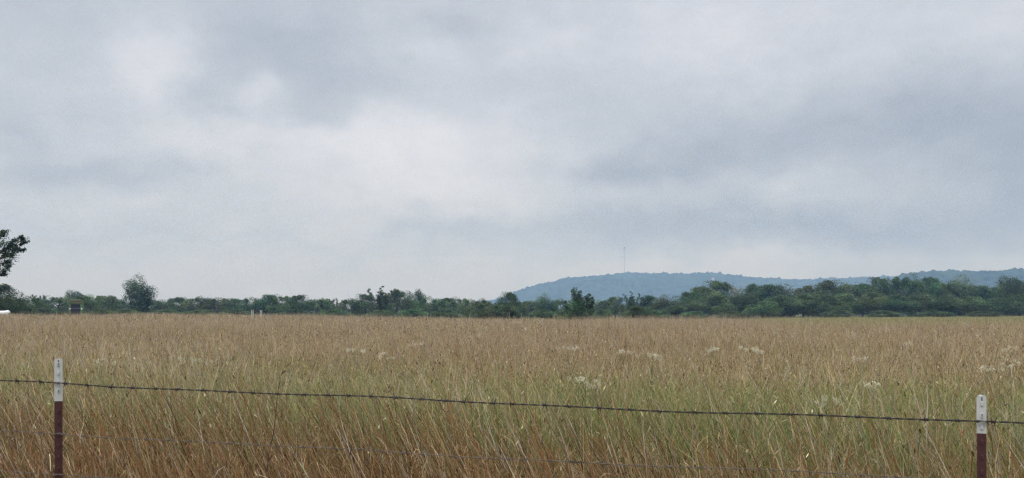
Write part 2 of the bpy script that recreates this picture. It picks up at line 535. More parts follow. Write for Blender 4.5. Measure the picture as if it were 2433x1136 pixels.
# --- short verge grass along and before the fence
x, y = scatter(.8, 4.1, 330, 2.4)
k = y < fence_y(x) + .5
x, y = x[k], y[k]; n = len(x)
h = rng.uniform(.18, .50, n)
root = np.stack([x, y, ground_z(x, y) - .02], -1)
lean = rng.normal(0, .25, (n, 2)) * h[:, None]
c0 = mix_cols(n, [GREEN, BRGREEN, STRAW, TAN, PALEG], [1, .6, .5, .7, .7])
short.add(strips(root, h, lean, 1.7, rng.uniform(0, .6, n), rng.uniform(.004, .008, n), rng.uniform(0, np.pi, n), [0, .4, .75, 1], [.8, 1, .75, .12], c0, c0))
# --- shorter paler grass that carries on to the trees
for (y0, y1, dens) in ((30, 95, 60), (95, 215, 22)):
    x, y = scatter(y0, y1, dens, 4)
    k = y > tall_limit(x, y) * .86
    x, y = x[k], y[k]; n = len(x)
    h = rng.uniform(.28, .58, n) + .05 * N_BIG(x, y)
    root = np.stack([x, y, ground_z(x, y) - .02], -1)
    lean = rng.normal(-.04, .16, (n, 2)) * h[:, None]
    c0 = mix_cols(n, [STRAW, PALEG, TAN, GREEN, MAUVE], np.stack([.3 + 0 * x, 2.2 + .4 * N_BIG(x * 2, y).clip(-1, 1), .5 + 0 * x, 2.0 + 0 * x, .45 + 0 * x], -1).clip(.05))
    short.add(strips(root, h, lean, 1.5, np.full(n, .1), rng.uniform(.012, .026, n), rng.uniform(0, np.pi, n), [0, .6, 1], [1, 1, .3], c0, c0 * 1.05))

# --- seed tufts and curled leaf bits that fleck the top of the grass
for (y0, y1, dens, sz) in ((3.6, 9, 420, .9), (9, 22, 300, 1.15), (22, 55, 95, 2.1), (55, 175, 13, 4.4)):
    x, y = scatter(y0, y1, dens)
    k = (y > fence_y(x) + .4) & (y < tall_limit(x, y) * rng.uniform(.85, 1.08, len(x)))
    x, y = x[k], y[k]; n = len(x)
    pn, bn, gn, rn = N_PATCH(x, y), N_BIG(x, y), N_GREEN(x * 1.3, y), N_RUST(x, y)
    off = offs_(x, y)
    z = (.60 + .07 * pn + .06 * bn + rng.gamma(2.0, .085, n).clip(0, .5) - .12 * rng.random(n)) * np.interp(y, [9, 35], [1.0, .86]) * np.interp(off, [.3, 1.2, 3.0], [.80, .93, 1.0])
    root = np.stack([x, y, ground_z(x, y) + z], -1)
    belt = sstep(.9, 2.2, off) * (1 - sstep(5.0, 9.5, off))
    near = 1 - sstep(.8, 2.0, off)
    c0 = mix_cols(n, [PALE, STRAW, MAUVE, DKRUSSET * 1.2, BROWN, RUSSET, PALEG, GREEN],
                  np.stack([.34 - .2 * near, .9 - .5 * near, .9 * sstep(3, 12, off) + .1, .85 + 0 * x, .8 + 0 * x, .5 + .4 * rn.clip(-1, 2) + 1.2 * near, .4 + .7 * belt + .25 * gn, .35 + 1.1 * belt + .25 * gn], -1).clip(.03))
    l = rng.uniform(.012, .038, n) * sz
    an = rng.normal(0, .85, n)
    tall.add(strips(root, l * np.cos(an).clip(.15), np.stack([l * np.sin(an), l * rng.normal(0, .3, n)], -1), 1.0, np.zeros(n), l * rng.uniform(.22, .5, n), rng.uniform(0, np.pi, n), [0, .5, 1], [.4, 1, .25], c0, c0))

tag(link('tall_grass', tall.mesh('tall_grass', M_GRASS)), 'tall tan and straw grass with mauve seed heads filling the field', 'grass', kind='stuff')
tag(link('leafy_grass', green.mesh('leafy_grass', M_GRASS)), 'green and straw leaf blades growing low among the tall stalks', 'grass', kind='stuff')
tag(link('russet_grass', dry.mesh('russet_grass', M_GRASS)), 'dry russet stalks with curled dead leaves leaning behind the wire fence', 'grass', kind='stuff')
tag(link('short_grass', short.mesh('short_grass', M_GRASS)), 'short pale green grass between the tall field and the trees', 'grass', kind='stuff')


# ------------------------------------------------------------------ fence: T-posts
def tee_outline(hw=.0185, web=.036):
    return [(-hw, -.0035), (hw, -.0035), (hw, .0015), (.0032, .0030), (.0032, web), (-.0032, web), (-.0032, .0030), (-hw, .0015)]


def wire_z(x, za, zb):
    return za + (x - PA.x) / (PB.x - PA.x) * (zb - za)


WZ = [(1.227, 1.168), (.997, .963), (.810, .775)]


def steel_post(loc, top, paint_z, rz, label, lean=(0, 0), hw=.0185):
    r = empty('steel_fence_post', loc, rz)
    r.rotation_euler = (lean[1], lean[0], rz)
    tag(r, label, 'fence post', 'steel posts of the wire fence')
    sh = MB(); sh.prism(tee_outline(hw), -.35, paint_z)
    wt = MB(); wt.prism(tee_outline(hw * 1.03), paint_z + .0005, top - .006); wt.prism(tee_outline(hw * .82, .032), top - .0062, top)
    chips = []
    z = .1
    k = 0
    while z < top - .02:
        tgt = sh if z < paint_z - .012 else (wt if z > paint_z + .012 else None)
        if tgt is not None:
            tgt.box((0, -.0062, z), (.0095, .0052, .017), .0016)
        if z > paint_z + .012 and k % 3 == 0:
            chips.append(((.0005, -.0092, z + .001), (.0026, .0012, .010)))
        z += .0525 if z < paint_z else .041
        k += 1
    sh.build('shaft', M_MAROON, r)
    w = wt.build('white_top', M_WHITE, r)
    chips.append(((.0006, -.0045, top - .02), (.0032, .0016, .03)))
    for c_ in chips:
        ch = MB(); ch.box(*c_); ch.build('paint_chip', M_CHIP, w)
    for (za, zb) in WZ:
        zz = wire_z(loc[0], za, zb)
        c = MB()
        pts = [(-hw - .006, .006, zz - .012), (-hw - .004, -.006, zz - .004), (-hw * .3, -.0165, zz + .002), (hw * .5, -.0165, zz + .004), (hw + .004, -.006, zz - .003), (hw + .008, .004, zz - .010), (hw + .004, -.003, zz - .016)]
        c.tube(pts, .0016, 6)
        c.build('wire_clip', M_GALV, r)
    return r


steel_post((PA.x, PA.y, 0), 1.337, 1.144, .36, 'maroon steel post with the taller white top and a dark line of chips', (-.003, 0), .0160)
steel_post((PB.x, PB.y, 0), 1.259, 1.127, -.38, 'maroon steel post with shorter white top and chipped rim, where the top wire runs lowest', (-.001, 0), .0142)
pL = PA - FDIR * FSP; pR = PB + FDIR * FSP
steel_post((pL.x, pL.y, 0), 1.34, 1.15, -.1, 'maroon steel post outside the view, before the tall-white-topped one')
steel_post((pR.x, pR.y, 0), 1.25, 1.12, .2, 'maroon steel post outside the view, past the short-white-topped one')

# ------------------------------------------------------------------ fence: barbed wires


def barb_mesh(mat, s=1.0):
    b = MB()
    # two wraps round the line wire and four pointed ends
    for side in (-1, 1):
        pts = []
        for k in range(15):
            a = k / 14 * 2 * math.pi * 1.6
            pts.append((side * .002 + side * k / 14 * .004, .0042 * math.cos(a), .0042 * math.sin(a)))
        a0 = random.uniform(0, 6)
        b.tube(pts, .0013 * s, 5)
        for e, sg in ((pts[0], 1), (pts[-1], -1)):
            d = Vector((side * .25, sg * .65 * math.cos(a0), sg * math.sin(a0 + .7))).normalized()
            e = Vector(e)
            b.tube([e, e + d * .008, e + d * .013 * s], [.0014 * s, .0011 * s, .0003], 5)
    return b.mesh('barb', mat)


def barbed_wire(za, zb, mat, rad, label, seed, jitter=.012, spacing=.114):
    r = random.Random(seed)
    A = Vector((pL.x, pL.y, wire_z(pL.x, za, zb))); B = Vector((pR.x, pR.y, wire_z(pR.x, za, zb)))
    A = A + Vector((0, -.0125, 0)); B = B + Vector((0, -.0125, 0))
    T = (B - A); Ltot = T.length; T.normalize()
    U = T.cross(Vector((0, 0, 1))).normalized(); W = U.cross(T)
    root = empty('barbed_wire', A)
    tag(root, label, 'barbed wire', 'barbed wires of the fence')
    ph = [r.uniform(0, 6) for _ in range(6)]
    def mid(s):
        wob = .0035 * math.sin(s * 3.1 + ph[0]) + .002 * math.sin(s * 7.7 + ph[1])
        sag = -.010 * math.sin(math.pi * ((s % FSP) / FSP))
        return T * s + W * (wob + sag * .6) + U * (.003 * math.sin(s * 2.3 + ph[2]))
    for st in (0, math.pi):
        m = MB(); pts = []
        n = int(Ltot / .016)
        for k in range(n + 1):
            s = Ltot * k / n
            a = st + s / .085 * 2 * math.pi
            pts.append(mid(s) + (U * math.cos(a) + W * math.sin(a)) * rad)
        m.tube(pts, rad, 5)
        m.build('strand', mat, root, True)
    protos = [barb_mesh(mat, 1.45 * rad / .0019) for _ in range(4)]
    s = .06
    k = 0
    import mathutils
    R = mathutils.Matrix((T, U, W)).transposed().to_4x4()
    while s < Ltot and k < 98:
        p = mid(s)
        o = bpy.data.objects.new('barb', r.choice(protos))
        COL.objects.link(o)
        o.parent = root
        o.matrix_local = mathutils.Matrix.Translation(p) @ R @ mathutils.Matrix.Rotation(r.uniform(0, 6.28), 4, 'X')
        s += spacing + r.gauss(0, jitter) if r.random() > .06 else spacing * .66
        k += 1
    return root, mid, A


w1, mid1, A1 = barbed_wire(*WZ[0], M_WIRE, .0019, 'dark topmost barbed wire crossing the white tops of both posts', 5)
w2, mid2, A2 = barbed_wire(*WZ[1], M_GALV, .00105, 'thin grey barbed wire under the dark topmost wire', 6)
w3, mid3, A3 = barbed_wire(*WZ[2], M_GALV, .0010, 'lowest grey barbed wire, nearly hidden in the russet grass', 8)


def on_wire(A, mid, px):
    """distance along the wire at photo column px"""
    best = min((abs((A + mid(s)).x / (A + mid(s)).y - (px - CX) / F), s) for s in [k * .01 for k in range(0, 1140)])
    return best[1]


s0 = on_wire(A1, mid1, 1043)
m = MB()
b0 = mid1(s0)
m.tube([b0 + Vector((-.02, -.004, .004)), b0 + Vector((0, -.006, -.004)), b0 + Vector((.006, -.006, -.018)), b0 + Vector((.013, -.006, -.036)), b0 + Vector((.028, -.004, -.046)), b0 + Vector((.037, -.004, -.044)), b0 + Vector((.040, -.003, -.037))], .0014, 6)
m.build('bent_wire_tail', M_WIRE, w1, True)
s0 = on_wire(A2, mid2, 1372)
m = MB(); pts = []
for k in range(40):
    a = k / 39 * 2 * math.pi * 7
    pts.append(mid2(s0 + (k / 39 - .5) * .06) + Vector((0, .0042 * math.cos(a), .0042 * math.sin(a))))
m.tube(pts, .0017, 5)
m.build('splice', M_WIRE, w2, True)
s0 = on_wire(A2, mid2, 835)
m = MB(); b0 = mid2(s0)
m.tube([b0 + Vector((.006, -.004, .022)), b0 + Vector((.002, -.006, .004)), b0 + Vector((-.002, -.006, -.014)), b0 + Vector((-.003, -.005, -.034))], [.0014, .0022, .0024, .0014], 6)
m.build('wire_stay', M_WIRE, w2, True)


# ------------------------------------------------------------------ wild flowers in the field
def umbel_mesh(seed, r0=.058):
    """flat-topped head of many small white florets on thin rays"""
    r = random.Random(seed); m = MB()
    for k in range(r.randint(18, 26)):
        a = r.uniform(0, 6.28); q = r0 * math.sqrt(r.random())
        c = Vector((q * math.cos(a), q * math.sin(a), .020 * (1 - (q / r0) ** 2) + r.uniform(-.016, .012)))
        s = r.uniform(.0042, .0078)
        tl = Vector((r.uniform(-.6, .6), r.uniform(-.6, .2), 1)).normalized()
        u = tl.orthogonal().normalized(); w = tl.cross(u)
        m.tube([(0, 0, -.055), (c.x * .6, c.y * .6, -.018), tuple(c)], .0009, 3, False)
        ring = [c + (u * math.cos(j * 1.0472) + w * math.sin(j * 1.0472)) * s for j in range(6)]
        m.add(ring + [c + tl * s * .5], [(j, (j + 1) % 6, 6) for j in range(6)])
    return m.mesh('flower_head', M_PETAL)


UMB = [umbel_mesh(k) for k in range(4)]


def stem_dir(r, base, tip):
    mid = (base + tip) / 2 + Vector((r.uniform(-.03, .03), r.uniform(-.03, .03), .03))
    return [base, mid, tip]


flowers = [
    # px, py(head), depth, heads, spread m, label
    (248, 871, 10.5, 9, .17, 'white flower clump behind the post with the tall white top'),
    (440, 868, 10.8, 6, .16, 'white flower clump at the left end of the broad white patch above the wire'),
    (486, 872, 10.4, 6, .15, 'white flower clump at the right end of the broad white patch'),
    (850, 837, 13.5, 5, .2, 'faint pale green-white flower clump standing among grey stalks in the field'),
    (922, 851, 12.0, 5, .15, 'small cream flower clump in brown grass, just before the faint grey one'),
    (993, 825, 15.5, 3, .15, 'tiny cream flower sprig deep in the field, below the dome-topped tree'),
    (1137, 801, 22, 6, .32, 'distant white flower patch in the field below the low tree gap'),
    (1350, 830, 14.5, 6, .22, 'pale flower clump in the field below the dark plumed tree'),
    (1382, 927, 7.2, 9, .11, 'bright white flower clump just above the top wire, mid-fence'),
    (1408, 934, 7.3, 4, .07, 'few loose white florets beside the bright clump above the wire'),
    (1484, 840, 13.5, 5, .14, 'small white flower clump below the mast'),
    (1540, 850, 12.5, 8, .19, 'loose white flower clump to the right of the one below the mast'),
    (1700, 832, 14.2, 6, .16, 'flat-topped white flower clump below the bare grey tree'),
    (1703, 797, 23, 4, .25, 'far white flower speck in the field beneath the bare grey tree'),
    (1775, 829, 15, 4, .18, 'small grey-white flower clump, left one of a close couple'),
    (1806, 838, 14, 6, .13, 'cream flower clump slanting down, right one of a close couple'),
    (1975, 970, 6.3, 8, .12, 'white flower clump just above the top wire near the short-topped post'),
    (2073, 937, 7.2, 6, .10, 'scattered white flower clump above the wire, between two flower clumps'),
    (2055, 856, 12.2, 5, .18, 'grey-green flower clump with few white heads in dark green stalks'),
    (2163, 820, 16.5, 4, .10, 'brightest flat white flower head, standing alone far in the field'),
    (2392, 834, 14.5, 6, .18, 'pale white flower clump above the short-topped post, far in the field'),
    (2352, 892, 9.2, 8, .15, 'yellow-white flower clump right above the short-topped post'),
    (2402, 874, 10.0, 6, .18, 'white flower clump on green stalks beyond the short-topped post'),
]
for idx, (px, py, d, heads, spread, label) in enumerate(flowers):
    r = random.Random(100 + idx)
    c = at(px, py, d)
    g = gz(c.x, d)
    root = empty('white_wildflower', (c.x, d, g))
    tag(root, label, 'wildflower', 'white wildflowers among the grass')
    H = c.z - g + (.10 if d < 11.5 else .06)
    st = MB()
    st.tube([Vector((0, 0, -.02)), Vector((.01, 0, H * .4)), Vector((r.uniform(-.02, .02), 0, H * .68))], [.004, .0035, .003], 5)
    top = Vector((0, 0, H * .68))
    for k in range(heads):
        a = r.uniform(0, 6.28)
        q = spread * math.sqrt(r.random())
        tip = Vector((q * math.cos(a), q * math.sin(a) * .6, H + r.uniform(-.045, .03) - .18 * q))
        st.tube(stem_dir(r, top, tip), [.0025, .002, .0015], 4)
        o = bpy.data.objects.new('flower_head', r.choice(UMB)); COL.objects.link(o); o.parent = root
        o.location = tip; o.rotation_euler = (r.uniform(-.3, .5), r.uniform(-.3, .3), r.uniform(0, 6.28))
        s = r.uniform(.48, .72) * min(1.35, max(.9, d / 10)); o.scale = (s, s, s)
    st.build('stem', M_STEMGREEN, root)

# ------------------------------------------------------------------ a few separate weeds by the fence
def path_tube(pxs, d, r0, r1, n=6):
    pts = [at(px, py, d) for px, py in pxs]
    k = len(pts)
    return pts, [r0 + (r1 - r0) * i / (k - 1) for i in range(k)]


base = at(628, 1290, 3.9); base.z = gz(base.x, 3.9)
root = empty('weed_stalk', base)
tag(root, 'single long dark arching weed stalk crossing both wires', 'weed')
pts, rr = path_tube([(626, 1300), (632, 1136), (640, 1070), (649, 1035), (655, 985), (661, 925), (668, 890), (676, 872)], 3.9, .0034, .0006)
pts[0].z = base.z
m = MB(); m.tube([p - base for p in pts], rr, 6); m.build('stem', M_WEED, root, True)
m = MB()
for k in range(3, 8):
    p = pts[k] - base
    m.tube([p, p + Vector((random.uniform(.01, .05), 0, .02)), p + Vector((random.uniform(.03, .08), .01, .045))], [.0012, .001, .0005], 4)
m.build('twig', M_WEED, root)

base = at(1562, 1100, 7.4); base.z = gz(base.x, 7.4)
root = empty('weed_spike', base)
tag(root, 'dark green upright weed spike with narrow leaves above the top wire', 'weed')
tip = at(1546, 884, 7.4) - base
m = MB(); m.tube([Vector((0, 0, 0)), tip * .5 + Vector((.03, 0, 0)), tip], [.0035, .003, .0015], 5); m.build('stem', M_STEMGREEN, root)
vv, qq, cc_ = strips(np.array([tuple(tip * t + Vector((.02 * (1 - t), 0, 0))) for t in np.linspace(.35, 1, 20)]), rng.uniform(.03, .08, 20), rng.normal(0, .045, (20, 2)), 1.3,
                     np.full(20, .3), np.full(20, .008), rng.uniform(-.8, .8, 20), [0, .4, .8, 1], [.5, 1, .7, .1], np.tile(np.array((.07, .12, .04)), (20, 1)), np.tile(np.array((.09, .13, .05)), (20, 1)))
link('leaf_spray', np_mesh('leaf_spray', vv, qq, cc_, M_GRASS), None, root)


def broadleaf(px, py, d, s, label):
    c = at(px, py, d); g = gz(c.x, d)
    root = empty('broadleaf_weed', (c.x, d, g))
    tag(root, label, 'weed', 'low green weeds by the fence')
    H = c.z - g
    m = MB(); m.tube([(0, 0, -.02), (.01, 0, H * .5), (0, 0, H)], [.005, .004, .002], 5); m.build('stem', M_STEMGREEN, root)
    n = 34
    tt = rng.uniform(.45, 1, n)
    v, q, c_ = strips(np.stack([np.zeros(n), np.zeros(n), tt * H], -1), rng.uniform(.02, .05, n) * s, rng.normal(0, .055, (n, 2)) * s, 1.0, rng.uniform(.2, 1.0, n), np.full(n, .024 * s), rng.uniform(0, 3.1, n),
                      [0, .25, .6, 1], [.25, 1, .9, .1], np.tile(np.array((.16, .24, .06)), (n, 1)) * rng.uniform(.7, 1.3, (n, 1)), np.tile(np.array((.16, .24, .06)), (n, 1)))
    link('leaf_spray', np_mesh('leaf_spray', v, q, c_, M_GRASS), None, root)


broadleaf(731, 1122, 4.0, 1.3, 'bright green leafy weed low behind the fence, beside the dark arching stalk')
broadleaf(8, 1122, 4.2, 1.2, 'yellow-green leafy weed low in the corner, beyond the tall-white-topped post')

# ------------------------------------------------------------------ trees


def leaf_quads(P, size, up, cols, r):
    n = len(P)
    nrm = r.normal(0, 1, (n, 3)); nrm[:, 2] = np.abs(nrm[:, 2]) + up
    nrm /= np.linalg.norm(nrm, axis=1, keepdims=True)
    ref = r.normal(0, 1, (n, 3))
    u = np.cross(nrm, ref); u /= np.linalg.norm(u, axis=1, keepdims=True) + 1e-9
    w = np.cross(nrm, u)
    s = size[:, None]
    v = np.stack([P - u * s * .62, P - w * s * .34 + u * s * .08, P + u * s * .62, P + w * s * .34 + u * s * .08], 1)
    q = np.arange(n * 4).reshape(n, 4)
    return v.reshape(-1, 3), q, np.repeat(cols, 4, 0)


def clump_crown(centres, radii, tints, per, size, seed, up=.35, squash=.95, fringe=.25):
    r = np.random.default_rng(seed)
    Ps, Ss, Cs = [], [], []
    for c, R, t in zip(centres, radii, tints):
        k = int(per * (.6 + .8 * r.random()) * max(.5, R) ** 1.5)
        d = r.normal(0, 1, (k, 3)); d /= np.linalg.norm(d, axis=1, keepdims=True)
        rad = R * (.45 + .6 * r.random(k) ** .7) * (1 + fringe * r.normal(0, 1, k).clip(-1, 2.2))
        p = np.array(c) + d * rad[:, None] * np.array((1, 1, squash))
        Ps.append(p); Ss.append(size * r.uniform(.6, 1.35, k)); Cs.append(np.tile(np.array(t), (k, 1)) * r.uniform(.85, 1.18, (k, 1)))
    P = np.concatenate(Ps); S = np.concatenate(Ss); C = np.concatenate(Cs)
    return leaf_quads(P, S, up, C, r)


LG = np.array((.080, .132, .052))


def crown_clumps(kind, seed, H=7.0):
    r = np.random.default_rng(seed)
    C, R, T = [], [], []
    def tint(z):
        b = r.choice([.55, .8, 1.0, 1.35, 1.8], p=[.2, .25, .25, .2, .1])
        return LG * b * r.normal(1, .08, 3).clip(.7, 1.3) * np.array((1 + .25 * (r.random() - .4), 1, 1))
    def put(x, y, z, rad):
        C.append((x, y, z)); R.append(rad); T.append(tint(z))
    if kind == 'round':
        for _ in range(40):
            d = r.normal(0, 1, 3); d /= np.linalg.norm(d)
            q = .45 + .5 * r.random() ** .5
            put(d[0] * 2.5 * q, d[1] * 2.5 * q, 4.0 + d[2] * 2.4 * q, r.uniform(.55, 1.45))
        for _ in range(16):
            a = r.uniform(0, 6.28); put(1.9 * math.cos(a) * r.random(), 1.9 * math.sin(a) * r.random(), r.uniform(.4, 1.8), r.uniform(.6, .9))
    elif kind == 'broad':
        for _ in range(46):
            a = r.uniform(0, 6.28); q = math.sqrt(r.random())
            top = 5.9 - 2.4 * q * q + r.normal(0, .3)
            z = .8 + (top - .8) * r.random() ** .5
            put(3.0 * q * math.cos(a), 3.0 * q * math.sin(a), z, r.uniform(.75, 1.3))
        for _ in range(5):
            a = r.uniform(0, 6.28); q = 2.0 * r.random()
            zt = r.uniform(-.3, .1)
            for f in (0, .35, .7, 1): put(q * math.cos(a) + r.normal(0, .1), q * math.sin(a) + r.normal(0, .1), 5.7 - .3 * q + (zt + .5) * f, .75 - .28 * f)
    elif kind == 'plume':
        for k in range(13):
            a = r.uniform(0, 6.28); l = r.uniform(4.2, 6.9); ang = r.uniform(.05, .55)
            for t in np.linspace(.2, 1, 15):
                q = math.sin(ang) * l * t ** 1.15
                put(q * math.cos(a) + r.normal(0, .14), q * math.sin(a) + r.normal(0, .14), math.cos(ang) * l * t, max(.24, .85 * (1.12 - t) + .1) * r.uniform(.8, 1.2))
        for _ in range(18):
            a = r.uniform(0, 6.28); q = 2.4 * math.sqrt(r.random()); put(q * math.cos(a), q * math.sin(a), r.uniform(.5, 2.6), r.uniform(.6, .95))
    elif kind == 'lobed':
        for (tx, tz, r0, bx, bz) in ((-.45, 6.5, 1.15, 0, 2.6), (-1.15, 6.3, .7, -.3, 3.0), (.15, 6.2, .75, .1, 3.0), (1.15, 5.6, .75, .6, 2.4), (2.2, 4.6, .75, 1.0, 1.6), (-2.2, 4.2, .7, -1.0, 1.6), (1.8, 5.1, .5, 1.0, 2.5)):
            for t in np.linspace(0, 1, 11):
                put(bx + (tx - bx) * t + r.normal(0, .16), r.normal(0, .5), bz + (tz - bz) * t + r.normal(0, .1), r0 * 1.2 * (1.05 - .68 * t) * r.uniform(.75, 1.1))
        for _ in range(26):
            a = r.uniform(0, 6.28); q = 2.5 * math.sqrt(r.random()); put(q * math.cos(a), q * math.sin(a), r.uniform(.4, 2.8), r.uniform(.6, .95))
    elif kind == 'sparse':
        for k in range(15):
            a = r.uniform(0, 6.28); l = r.uniform(4.6, 7.0); ang = r.uniform(.1, .65)
            for t in np.linspace(.35, 1, 13):
                q = math.sin(ang) * l * t
                put(q * math.cos(a) + r.normal(0, .16), q * math.sin(a) + r.normal(0, .16), math.cos(ang) * l * t, r.uniform(.18, .40) * (1.25 - .5 * t))
        for _ in range(12):
            a = r.uniform(0, 6.28); q = 2.2 * math.sqrt(r.random()); put(q * math.cos(a), q * math.sin(a), r.uniform(.5, 2.6), r.uniform(.6, .9))
    elif kind == 'scrub':
        for _ in range(46):
            a = r.uniform(0, 6.28); q = math.sqrt(r.random())
            top = 5.8 - 2.6 * q ** 3 + r.normal(0, .55)
            z = .5 + (top - .5) * r.random() ** .55
            put(3.6 * q * math.cos(a), 2.9 * q * math.sin(a), z, r.uniform(.6, 1.15))
        for _ in range(6):
            a = r.uniform(0, 6.28); q = 3.2 * math.sqrt(r.random())
            zt = r.uniform(-.2, .5)
            for f in (0, .35, .7, 1): put(q * math.cos(a) + r.normal(0, .1), q * math.sin(a) + r.normal(0, .1), 5.3 - .16 * q * q + (zt + .5) * f, .62 - .26 * f)
    return C, R, T


def trunk_mesh(kind, seed, mat):
    r = random.Random(seed); m = MB()
    m.tube([(0, 0, -.3), (.05, .02, 1.0), (.0, .08, 2.4), (.1, 0, 4.0)], [.26, .20, .16, .08], 8)
    for _ in range(9):
        a = r.uniform(0, 6.28); z = r.uniform(1.2, 3.4); l = r.uniform(1.5, 3.0); up = r.uniform(.5, 1.3)
        p = Vector((.03, .04, z)); d = Vector((math.cos(a), math.sin(a), up)).normalized()
        m.tube([p, p + d * l * .5 + Vector((0, 0, .1)), p + d * l + Vector((0, 0, .35))], [.09, .06, .02], 6)
    return m.mesh('trunk', mat)


PROTO = {}
for kind, seeds, per, size in (('round', (1, 2), 270, .165), ('broad', (3, 4, 5, 15), 250, .17), ('plume', (6, 7), 190, .17), ('sparse', (8, 9), 140, .16), ('scrub', (10, 11, 12), 260, .17), ('lobed', (13,), 260, .17), ('dark_broad', (14, 16), 250, .16)):
    PROTO[kind] = []
    for s in seeds:
        C, R, T = crown_clumps({'dark_broad': 'broad'}.get(kind, kind), s)
        if kind in ('dark_broad', 'lobed'): T = [t * .66 for t in T]      # darker-leaved kinds
        v, q, c = clump_crown(C, R, T, per, size, s, fringe={'sparse': .16, 'plume': .14}.get(kind, .08))
        PROTO[kind].append((np_mesh('crown', v, q, c, M_LEAF), trunk_mesh(kind, s, M_BARK)))

TREES = []


def tree(px, top, wpx, d, kind, label, name='leafy_tree', cat='tree', group='trees along the far edge of the field', k=None, natw=6.0):
    x = wx(px, d); g = gz(x, d)
    Htop = EYE + (HY - top) / F * d - g
    root = empty(name, (x, d, g), random.uniform(0, 6.28))
    tag(root, label, cat, group)
    cm, tm = PROTO[kind][(len(TREES) if k is None else k) % len(PROTO[kind])]
    link('trunk', tm, None, root); link('crown', cm, None, root)
    sz = Htop / 6.75
    sx = max(.3, wpx / F * d / natw)
    root.scale = (sx, sx, sz)
    TREES.append(root)
    return root


ORD = 'first second third fourth fifth sixth seventh eighth ninth tenth eleventh twelfth'.split()
LAND = [(0, 'the edge oak'), (181, 'the green machine'), (332, 'the round-crowned tree'), (610, 'the white posts'), (906, 'the spiky tree'),
        (1210, 'the hill-foot tree'), (1378, 'the plumed tree'), (1484, 'the mast'), (1750, 'the bare tree'), (2130, 'the hill notch')]
count = {}


def lab(px, row, adj):
    i = max(k for k in range(len(LAND)) if LAND[k][0] <= px)
    key = (i, row); count[key] = count.get(key, 0) + 1
    return f'{adj} {row}, {ORD[count[key]-1]} right of {LAND[i][1]}'


# one row per tree: px, top y, width px, depth, kind, adjective
line_ = [
    (66, 705, 62, 125, 'scrub', 'dark low'), (100, 693, 66, 180, 'sparse', 'thin pale open-branched'), (140, 706, 66, 165, 'scrub', 'dull green'), (180, 692, 62, 250, 'round', 'hazy blue-green'),
    (216, 697, 62, 140, 'scrub', 'dark ragged'), (262, 703, 70, 175, 'broad', 'low green'), (298, 712, 60, 180, 'scrub', 'low dark'),
    (384, 711, 66, 190, 'scrub', 'low dark green'), (424, 709, 70, 200, 'broad', 'low green'), (470, 706, 70, 195, 'scrub', 'broad low'), (512, 705, 66, 190, 'scrub', 'ragged-topped'), (556, 711, 70, 200, 'broad', 'low rounded'),
    (598, 708, 62, 195, 'scrub', 'low even-topped'), (634, 700, 62, 190, 'broad', 'slightly taller'), (676, 703, 66, 185, 'scrub', 'flat-topped'), (710, 702, 60, 180, 'broad', 'dense dark'), (752, 708, 68, 190, 'scrub', 'low dense'), (794, 702, 64, 205, 'sparse', 'thin-topped pale'),
    (836, 711, 62, 195, 'scrub', 'low dull'), (868, 700, 60, 185, 'broad', 'stepped'),
    (944, 690, 56, 180, 'broad', 'tall dark'), (1020, 706, 64, 190, 'scrub', 'low hazy'), (1062, 709, 62, 195, 'broad', 'low blue-green'), (1100, 709, 62, 190, 'scrub', 'low ragged'), (1140, 711, 60, 170, 'scrub', 'low green'),
    (1262, 716, 56, 230, 'broad', 'hazy pale'), (1298, 707, 50, 180, 'round', 'small rounded'), (1336, 711, 56, 185, 'scrub', 'low hazy'),
    (1424, 711, 56, 180, 'scrub', 'low green'), (1462, 705, 50, 190, 'broad', 'pale green'), (1500, 699, 50, 180, 'plume', 'twin-topped'), (1540, 703, 62, 185, 'broad', 'light green'), (1584, 709, 60, 175, 'round', 'dark low'),
    (1630, 697, 70, 190, 'broad', 'sloping dark'), (1668, 684, 66, 195, 'broad', 'mid-height green'), (1706, 671, 80, 200, 'broad', 'tall dark'),
    (1790, 680, 60, 200, 'broad', 'green'), (1824, 678, 74, 195, 'broad', 'tall dark rounded'), (1872, 690, 74, 195, 'round', 'yellow-green'), (1920, 683, 70, 200, 'broad', 'green'), (1968, 671, 72, 200, 'broad', 'tall dark'),
    (2012, 676, 66, 205, 'scrub', 'dark ragged'), (2050, 677, 66, 205, 'broad', 'dark'), (2088, 662, 60, 200, 'broad', 'tall dark'),
    (2136, 657, 72, 195, 'scrub', 'tallest ragged'), (2176, 668, 66, 200, 'broad', 'dark'), (2210, 661, 60, 205, 'broad', 'rounded'), (2246, 674, 66, 205, 'scrub', 'dark green'), (2278, 670, 60, 205, 'round', 'small-crowned'), (2316, 681, 72, 205, 'broad', 'dark'),
    (2362, 687, 66, 205, 'broad', 'light green'), (2404, 660, 74, 185, 'round', 'tall full-crowned'), (2446, 672, 70, 195, 'broad', 'dark'),
]
for (px, top, w, d, kind, adj) in line_:
    tree(px, top - (8 if px > 1600 else 4), w * (1.25 if px > 1600 else 1.1), d, kind, lab(px, 'tree in the far line', adj))
